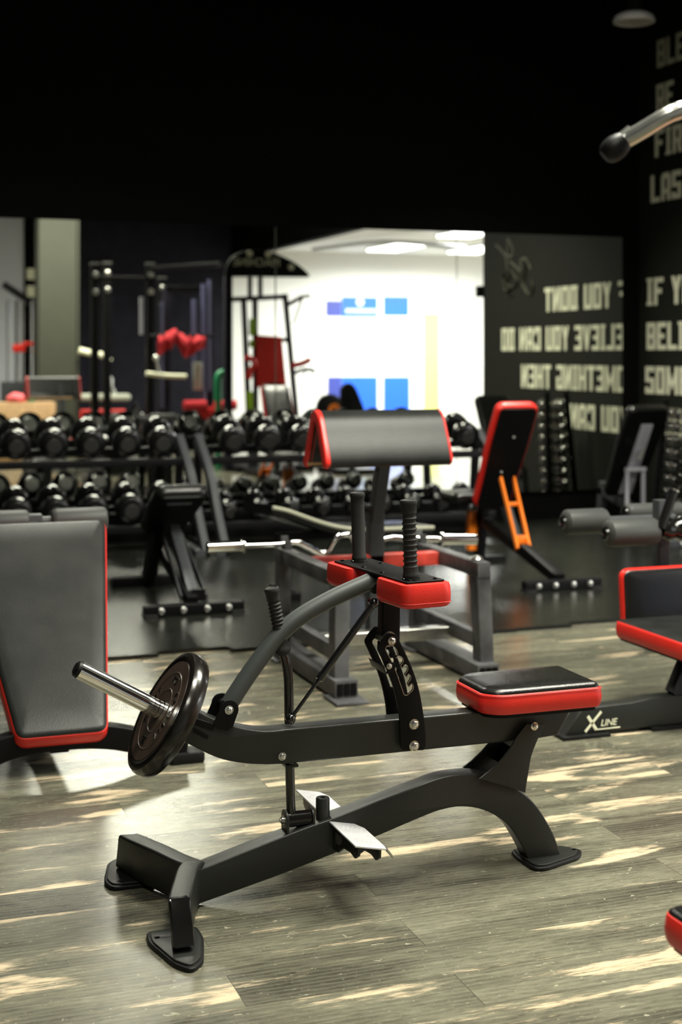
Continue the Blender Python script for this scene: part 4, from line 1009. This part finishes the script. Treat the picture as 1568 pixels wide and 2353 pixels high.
# olive column
yv = 18.0
xa, xb = vx(90, yv), vx(182, yv)
b = MB(); b.box(((xa + xb) / 2, ry(yv) - .2, CEIL / 2), (xb - xa, .4, CEIL)); struct(b.build('trim_column', 'olive', flat=True))
b = MB(); b.box((2.82, YB + .03, 2.0), (.01, .01, .01)); b.bm.free()
for k, zc in enumerate((2.55, 2.28)):
    b = MB(); b.box((2.82, YB + .025, zc), (.12, .006, .17)); b.build('lettering', 'letter', wb)
# cable machine at the left of the mirror
yv = 18.9; y_ = ry(yv)
cb = thing('cable_machine', 'cable machine with chrome weight stacks reflected at the mirror\'s left edge', 'gym machine', (2.05, y_, 0))
for px in (18, 40, 52, 72):
    b = MB(); x_ = vx(px, yv); b.tube([V3(x_, y_, .05), V3(x_, y_, vz(px, 690, yv))], .016 if px != 40 else .03, 12); b.build('guide_rod', 'chrome', cb)
for px in (-12, 78):
    b = MB(); x_ = vx(px, yv); b.bar(V3(x_, y_ - .05, .03), V3(x_, y_ - .05, vz(px, 690 if px > 0 else 640, yv)), .06, .06, X); b.build('upright', 'paintb', cb)
b = MB(); b.bar(von(8, 652, yv) - Y * .05, von(80, 700, yv) - Y * .05, .07, .09, Y); b.build('top_arm', 'paintb', cb)
b = MB(); b.box((vx(30, yv), y_ - .02, .5), (.30, .12, .9), bev=.01); b.build('weight_stack', 'greytube', cb)
for (px, py, w, h) in ((42, 800, .16, .10), (62, 790, .14, .05), (85, 808, .07, .05)):
    c = von(px, py, yv); b = MB(); b.box(c + Y * .06, (w, .05, h), bev=.01); b.build('red_handle', 'red', cb)
b = MB(); b.box((vx(33, yv), y_, .02), (.5, .4, .04), bev=.006); b.build('machine_base', 'paintb', cb)
# wooden box with pink cloth
yv = 17.6; y_ = ry(yv)
pxb = thing('wooden_box', 'plywood jump box reflected at the lower left of the mirror', 'box', (2.05, y_, 0))
xa, xb = vx(-10, yv), vx(128, yv); zt_ = vz(60, 925, yv)
b = MB(); b.box(((xa + xb) / 2, y_ - .17, zt_ / 2), (xb - xa, .34, zt_), bev=.004); b.build('box_panel', 'wood', pxb)
b = MB(); b.lathe([(0, .055), (.004, .055), (.004, .02)], ((xa + xb) / 2 + .05, y_ + .001, zt_ * .7), Y, 24); b.build('hand_hole', 'black', pxb)
c = von(40, 922, yv)
b = MB(); b.ball((c.x, y_ - .12, zt_ + .05), .12, (1.1, .8, .55), 20, 12); 
for v in b.bm.verts: v.co += Vector((math.sin(v.co.y * 31), math.cos(v.co.x * 37), math.sin(v.co.x * 41) * .6)) * .012
props(b.build('folded_cloth', 'pink'), 'crumpled pink cloth lying on the wooden jump box', 'cloth')
b = MB(); c = von(75, 905, yv); b.lathe([(0, .035), (.18, .035), (.20, .02), (.24, .018), (.242, .014)], (c.x + .0, y_ - .12, zt_), Z, 20)
props(b.build('water_bottle', 'green'), 'green bottle standing on the wooden jump box', 'bottle')
# landmine arm with pad and dumbbell chain -> chest press machine
yv = 17.9; y_ = ry(yv)
cp = thing('press_machine', 'seated press machine with pale pads and a bright lever arm, reflected right of the column', 'gym machine', (vx(240, yv), y_, 0))
b = MB(); b.tube(catmull([von(182, 805, yv), von(210, 812, yv), von(240, 818, yv), von(252, 830, yv)], 4), .04, 14); b.build('lever_arm', 'letter', cp)
pts = [von(243 + i * 3.2, 832 + i * 14, yv) for i in range(7)]
b = MB(); b.sweep(pts, [circ(.045 if i % 2 else .02, 12) for i in range(7)], None); b.build('chain_lever', 'bright', cp)
for px, w in ((212, .34), (268, .34)):
    c = von(px, 913, yv); b = MB(); b.box(c, (w, .2, .09), bev=.035); b.build('seat_pad', 'vinylw', cp)
for px in (215, 262):
    c = von(px, 955, yv); b = MB()
    b.tube(rpathc(c, .17, .14) if False else [c + V3(-.17, .1, -.12), c + V3(-.17, .1, .06), c + V3(.12, .1, .06)], .025, 12); b.build('red_guard', 'redd', cp)
b = MB(); b.bar(V3(vx(240, yv), y_ - .05, .03), V3(vx(240, yv), y_ - .05, .8), .08, .08, X); b.box((vx(240, yv), y_ - .05, .03), (.7, .6, .06), bev=.01); b.build('machine_frame', 'paintb', cp)
# black power rack
yv = 16.4; y_ = ry(yv)
pr = thing('power_rack', 'tall black power rack with bolted corners, reflected left of centre', 'power rack', (vx(330, yv), y_ - .4, 0))
tops = {}
for px, yy, py in ((218, y_, 608), (246, y_ - .7, 606), (345, y_, 608), (372, y_ - .7, 640)):
    x_ = on(px, HZ, ry(yy)).x; zt_ = on(px, py, ry(yy)).z
    b = MB(); b.bar(V3(x_, yy, .0), V3(x_, yy, zt_), .085, .085, X); p_ = b.build('upright', 'paintb', pr)
    for dz in (.12, .32):
        b = MB(); b.lathe([(0, .035), (.012, .035), (.02, .02)], V3(x_, yy + .043, zt_ - dz), Y, 16); b.build('bolt', 'bright', p_)
    b = MB(); b.box((x_, yy, zt_ + .01), (.10, .10, .02)); b.build('post_cap', 'bright', p_)
xa, xb = vx(218, yv), vx(345, yv)
for px, py in ((0, 622),):
    z_ = vz(280, 640, yv)
    b = MB(); b.bar(V3(xa, y_, z_), V3(xb, y_, z_), .05, .05, Y); b.build('pull_up_bar', 'paintb', pr)
b = MB(); b.bar(V3(vx(340, yv), y_, 2.3), V3(vx(505, 15.6), ry(15.6) + .02, 2.32), .05, .06, Z, .004); b.build('link_beam', 'paintb', pr)
# bright rods of the multi gym behind
yv = 16.2; y_ = ry(yv)
mg = thing('multi_gym', 'dark multi gym with tall chrome guide rods and salmon rollers, reflected near the mirror seam', 'gym machine', (vx(440, yv), y_ - .3, 0))
for px, pa, pb_, r, m in ((337, 680, 768, .022, 'silver'), (385, 690, 940, .018, 'dimrod'), (460, 685, 900, .03, 'dimrod'), (482, 650, 930, .03, 'dimrod'), (495, 640, 900, .02, 'dimrod')):
    x_ = vx(px, yv); b = MB(); b.tube([V3(x_, y_ - .3, vz(px, pb_, yv)), V3(x_, y_ - .3, vz(px, pa, yv))], r, 12); b.build('guide_rod', m, mg)
for px in (400, 500):
    x_ = vx(px, yv); b = MB(); b.bar(V3(x_, y_ - .4, 0), V3(x_, y_ - .4, 2.1), .08, .08, X); b.build('upright', 'navy', mg)
b = MB(); b.bar(V3(vx(400, yv), y_ - .4, 2.08), V3(vx(500, yv), y_ - .4, 2.08), .08, .08, Y); b.build('top_beam', 'paintb', mg)
c = von(464, 865, yv); b = MB(); b.box(c - Y * .2, (.10, .06, .33), bev=.01); b.build('pale_weight_shroud', 'vinylw', mg)
for px in (448, 518):
    c = von(px, 931, yv); b = MB(); b.lathe([(0, .03), (.01, .06), (.27, .06), (.28, .03)], c - X * .14, X, 20); b.build('roller', 'redcloth', mg)
c = von(483, 950, yv); b = MB(); b.box(c - Y * .1, (.5, .2, .14), bev=.04); b.build('seat', 'redd', mg)
b = MB(); b.bar(V3(c.x, c.y - .1, .05), V3(c.x, c.y - .1, c.z - .06), .08, .08, X); b.box((c.x, c.y - .3, .03), (.8, .8, .06), bev=.01); b.build('machine_frame', 'paintb', mg)
b = MB(); a = von(336, 858, yv); c = von(428, 865, yv); b.tube(catmull([a, (a + c) / 2 - Z * .01, c], 4), .028, 12); b.build('support_bar', 'letter', mg)
c = von(358, 822, yv); b = MB(); b.tube([c, von(366, 858, yv)], .014); b.ball(c, .035); b.build('adjust_knob', 'bright', mg)
# red jacket over the bar
c0 = on(422, 785, yv); b = MB(); N1, N2 = 22, 10; gridv = []
xa, xb = vx(368, yv), vx(477, yv); zt_ = vz(420, 768, yv)
for s_ in (0, 1):
    for i in range(N1 + 1):
        row = []
        for j in range(N2 + 1):
            u = i / N1; v = j / N2; x_ = xa + (xb - xa) * u
            top_z = zt_ + .07 * math.exp(-((u - .32) / .13) ** 2) - .05 * abs(u - .5) - .03 * math.exp(-((u - .62) / .06) ** 2)
            bot = zt_ - .22 - .05 * math.cos(u * 9.5 + .5) + (.10 if .3 < u < .5 else 0) * math.sin((u - .3) * 15.7)
            row.append(b.bm.verts.new((x_, y_ - .12 + .06 * (1 if s_ else -1) * math.sin(math.pi * min(1, v + .12)) + .025 * math.sin(u * 23 + v * 2), top_z * (1 - v) + bot * v + .012 * math.sin(u * 40))))
        gridv.append(row)
for s_ in (0, 1):
    o_ = s_ * (N1 + 1)
    for i in range(N1):
        for j in range(N2): b.bm.faces.new((gridv[o_ + i][j], gridv[o_ + i + 1][j], gridv[o_ + i + 1][j + 1], gridv[o_ + i][j + 1]))
for i in range(N1):
    b.bm.faces.new((gridv[i][0], gridv[i + 1][0], gridv[N1 + 2 + i][0], gridv[N1 + 1 + i][0]))
props(b.build('red_jacket', 'redcloth'), 'red garment draped over the dark rack reflected left of centre', 'clothing')
b = MB(); b.tube([V3(xa - .1, y_ - .12, zt_ - .02), V3(xb + .1, y_ - .12, zt_ - .02)], .02); b.build('garment_bar', 'paintb', mg)
# functional trainer with arched sign
yv = 15.4; y_ = ry(yv)
ft = thing('functional_trainer', 'tall black trainer frame with an arched white-lettered sign, reflected in front of the white room', 'gym machine', (vx(600, yv), y_, 0))
ar = [(516, 636), (520, 612), (532, 592), (552, 580), (580, 574), (612, 577), (645, 588), (675, 603), (697, 619), (711, 633), (706, 637)]
pl = [(on(a, c_, yv).x, on(a, c_, yv).z) for a, c_ in ar]
b = MB(); b.prism(c2(pl[:-1], 4) + [pl[-1]], xz(y_), .06, .004); sg = b.build('arched_sign', 'paintb', ft)
c = von(588, 604, yv)
mt = Matrix(((-1, 0, 0, c.x), (0, 0, 1, y_ + .033), (0, 1, 0, c.z), (0, 0, 0, 1)))
b = MB(); b.text('MACHINE', .125, mt, .002, spacing=1.0); b.build('sign_lettering', 'letter', sg)
for px, py in ((572, 583), (614, 585), (667, 614)):
    c = von(px, py, yv); b = MB(); b.lathe([(0, .035), (.01, .035), (.014, .02)], V3(c.x, y_ + .03, c.z), Y, 16); b.build('round_emblem', 'letter', sg)
for px, pt_, dy in ((524, 636, .0), (580, 636, -.10), (604, 636, -.10)):
    x_ = vx(px, yv); b = MB(); w = .085 if px < 550 else .045
    b.bar(V3(x_, y_ + dy, .0 if px < 550 else vz(px, 682, yv)), V3(x_, y_ + dy, vz(px, pt_, yv)), w, w, X); b.build('upright', 'navy' if px < 550 else 'paintb', ft)
b = MB(); b.bar(von(535, 688, yv), von(655, 682, yv), .05, .055, Y); b.build('cross_beam', 'greytube', ft)
for (a, c_) in (((560, 688), (573, 985)), ((586, 688), (588, 985)), ((655, 675), (684, 985))):
    p0_, p1_ = von(*a, yv), von(*c_, yv); p2_ = p0_ + (p1_ - p0_) * ((p0_.z) / (p0_.z - p1_.z))
    b = MB(); b.bar(p0_, p2_, .055, .055, Y); b.build('leg_tube', 'greytube', ft)
for (px, py, h) in ((577, 752, .19), (577, 790, .08), (573, 920, .2)):
    c = von(px, py, yv); b = MB(); b.box(c + Y * .035, (.06, .03, h), bev=.01); b.build('lime_strip', 'lime', ft)
b = MB(); b.bar(von(662, 700, yv), von(695, 682, yv), .04, .045, Y); b.tube([von(695, 682, yv), von(713, 680, yv)], .018); b.tube([von(675, 745, yv), von(694, 688, yv)], .012); b.build('side_handle', 'paintb', ft)
c = von(618, 826, yv)
b = MB(); pl = [(on(a, d_, yv).x, on(a, d_, yv).z) for a, d_ in ((585, 770), (644, 774), (655, 890), (588, 890))]
b.prism(rpoly(pl, .03), xz(y_ + .03), .09, .01); b.build('red_back_cushion', 'red', ft)
b = MB(); b.bar(von(640, 780, yv), von(668, 782, yv), .04, .05, Y); b.build('cushion_bracket', 'greytube', ft)
for pts in ([(560, 822), (575, 826), (582, 840)], [(568, 870), (572, 850), (585, 838)], [(668, 840), (690, 835), (708, 826)]):
    b = MB(); b.tube(catmull([von(*q, yv) + Y * .08 for q in pts], 4), .032, 12); b.build('red_arm_pad', 'red', ft)
b = MB(); b.tube(catmull([von(668, 862, yv), von(695, 850, yv), von(716, 850, yv), von(724, 855, yv)], 4), .022, 12); b.tube([von(690, 880, yv), von(703, 850, yv)], .01); b.build('lower_handle', 'paintb', ft)
b = MB(); b.box((vx(620, yv), y_ - .1, .03), (.9, .7, .06), bev=.01); b.build('machine_base', 'paintb', ft)
c = von(518, 868, yv)
b = MB(); b.tube(catmull([von(512, 925, yv) - Y * .2, von(512, 870, yv) - Y * .2, von(522, 858, yv) - Y * .2, von(532, 862, yv) - Y * .2], 4), .045, 12)
b.bar(von(512, 925, yv) - Y * .2, V3(vx(512, yv), y_ - .2, 0), .05, .05, X)
props(b.build('green_stand', 'green'), 'green tubular stand reflected left of the arched sign machine', 'stand')
# black bench backs in front of the white room
for (pl, yv, lab, m) in (([(600, 892), (608, 882), (640, 880), (655, 888), (664, 930), (676, 985), (610, 985)], 14.5, 'black upright bench back reflected under the red cushion', 'paintb'),
                         ([(783, 896), (790, 884), (802, 880), (814, 888), (824, 910), (838, 945), (845, 1000), (783, 1000)], 14.6, 'narrow black bench back reflected before the blue panels', 'paintb')):
    y_ = ry(yv); P2 = [(on(a, c_, yv).x, on(a, c_, yv).z) for a, c_ in pl]; xm = sum(p[0] for p in P2) / len(P2); zmn = min(p[1] for p in P2)
    t = thing('upright_bench', lab, 'bench', (xm, y_, 0))
    MB().prism(c2(P2[:-2], 3) + P2[-2:], xz(y_), .07, .01).build('back_cushion', m, t)
    b = MB(); b.bar(V3(xm, y_, .03), V3(xm, y_, zmn + .05), .06, .06, X); b.build('post', m, t)
    b = MB(); b.box((xm, y_ - .2, .03), (.45, .7, .06), bev=.01); b.build('base_frame', m, t)
    b = MB(); b.box((xm, y_ - .30, zmn), (.28, .35, .06), bev=.02); b.build('seat', m, t)
yv = 15.6; y_ = ry(yv); c = on(758, 938, yv)
wt = thing('bumper_plate_stand', 'black disc weight with orange centre on a stand, reflected above the preacher pad', 'weight plate', (c.x, y_, 0))
b = MB(); b.lathe([(-.03, .17), (-.04, .15), (.04, .15), (.03, .17), (-.03, .17)][:4] and [(-.04, .05), (-.04, .145), (-.03, .165), (.03, .165), (.04, .145), (.04, .05)], V3(c.x, y_, c.z), Y, 36); b.build('disc', 'rubber', wt)
b = MB(); b.lathe([(.038, .01), (.046, .07), (.038, .075)], V3(c.x + .04, y_, c.z - .02), Y, 24); b.build('orange_hub', 'orange', wt)
b = MB(); b.bar(V3(c.x, y_ - .02, 0), V3(c.x, y_ - .02, c.z - .1), .06, .04, X); b.box((c.x, y_, .02), (.4, .4, .04), bev=.01); b.build('stand', 'paintb', wt)
# blue filmed window of the white room
yv = 2 * MY - YB; y_ = YB + .02
def vrect(name, a, b_, m, par=None, d=.02, th=.02):
    p, q = on(a[0], a[1], yv), on(b_[0], b_[1], yv)
    o = MB().box(((p.x + q.x) / 2, YB + d, (p.z + q.z) / 2), (abs(q.x - p.x), th, abs(p.z - q.z))).build(name, m, par, flat=True); return o
wn = vrect('window_1', (740, 672), (948, 1040), 'white'); struct(wn)
for a, b_, m in (((748, 691), (783, 727), 'blued'), ((784, 682), (866, 729), 'blue'), ((880, 681), (938, 726), 'blue'), ((752, 866), (783, 1010), 'blued'), ((784, 866), (866, 1030), 'blue'), ((880, 866), (940, 1030), 'blue')):
    vrect('blue_film', a, b_, m, wn, .035, .012)
c = on(826, 704, yv)
b = MB(); b.lathe([(0, .065), (.004, .065), (.004, .01)], V3(on(826, 694, yv).x, YB + .042, on(826, 694, yv).z), Y, 24); b.build('round_emblem', 'white', wn)
c = on(826, 715, yv); mt = Matrix(((-1, 0, 0, c.x), (0, 0, 1, YB + .043), (0, 1, 0, c.z), (0, 0, 0, 1)))
for i in range(7):
    x_ = on(796 + i * 10, 715, yv).x; b = MB(); b.box((x_, YB + .043, c.z), (.035, .004, .075)); b.box((x_ + .02, YB + .044, c.z + .015), (.025, .004, .035)); b.build('sign_mark', 'white', wn)
vrect('yellow_strip', (974, 720), (1008, 1035), 'yellow', None, .02, .03)['kind'] = 'structure'
bpy.data.objects['yellow_strip'].name = 'trim_1'
vrect('green_strip', (820, 735), (840, 850), 'palegreen', wn, .034, .004)
p, q = von(720, 556, 20.5), von(1068, 570, 17.5); p.z = min(p.z, 2.90); q.z = min(q.z, 2.88)
b = MB(); b.tube(catmull([p, V3((p.x + q.x) / 2, (p.y + q.y) / 2, p.z + .02), q], 4), .03); c0_ = b.build('pipe_run', 'palewall'); props(c0_, 'pale pipe under the ceiling of the white side room', 'pipe')
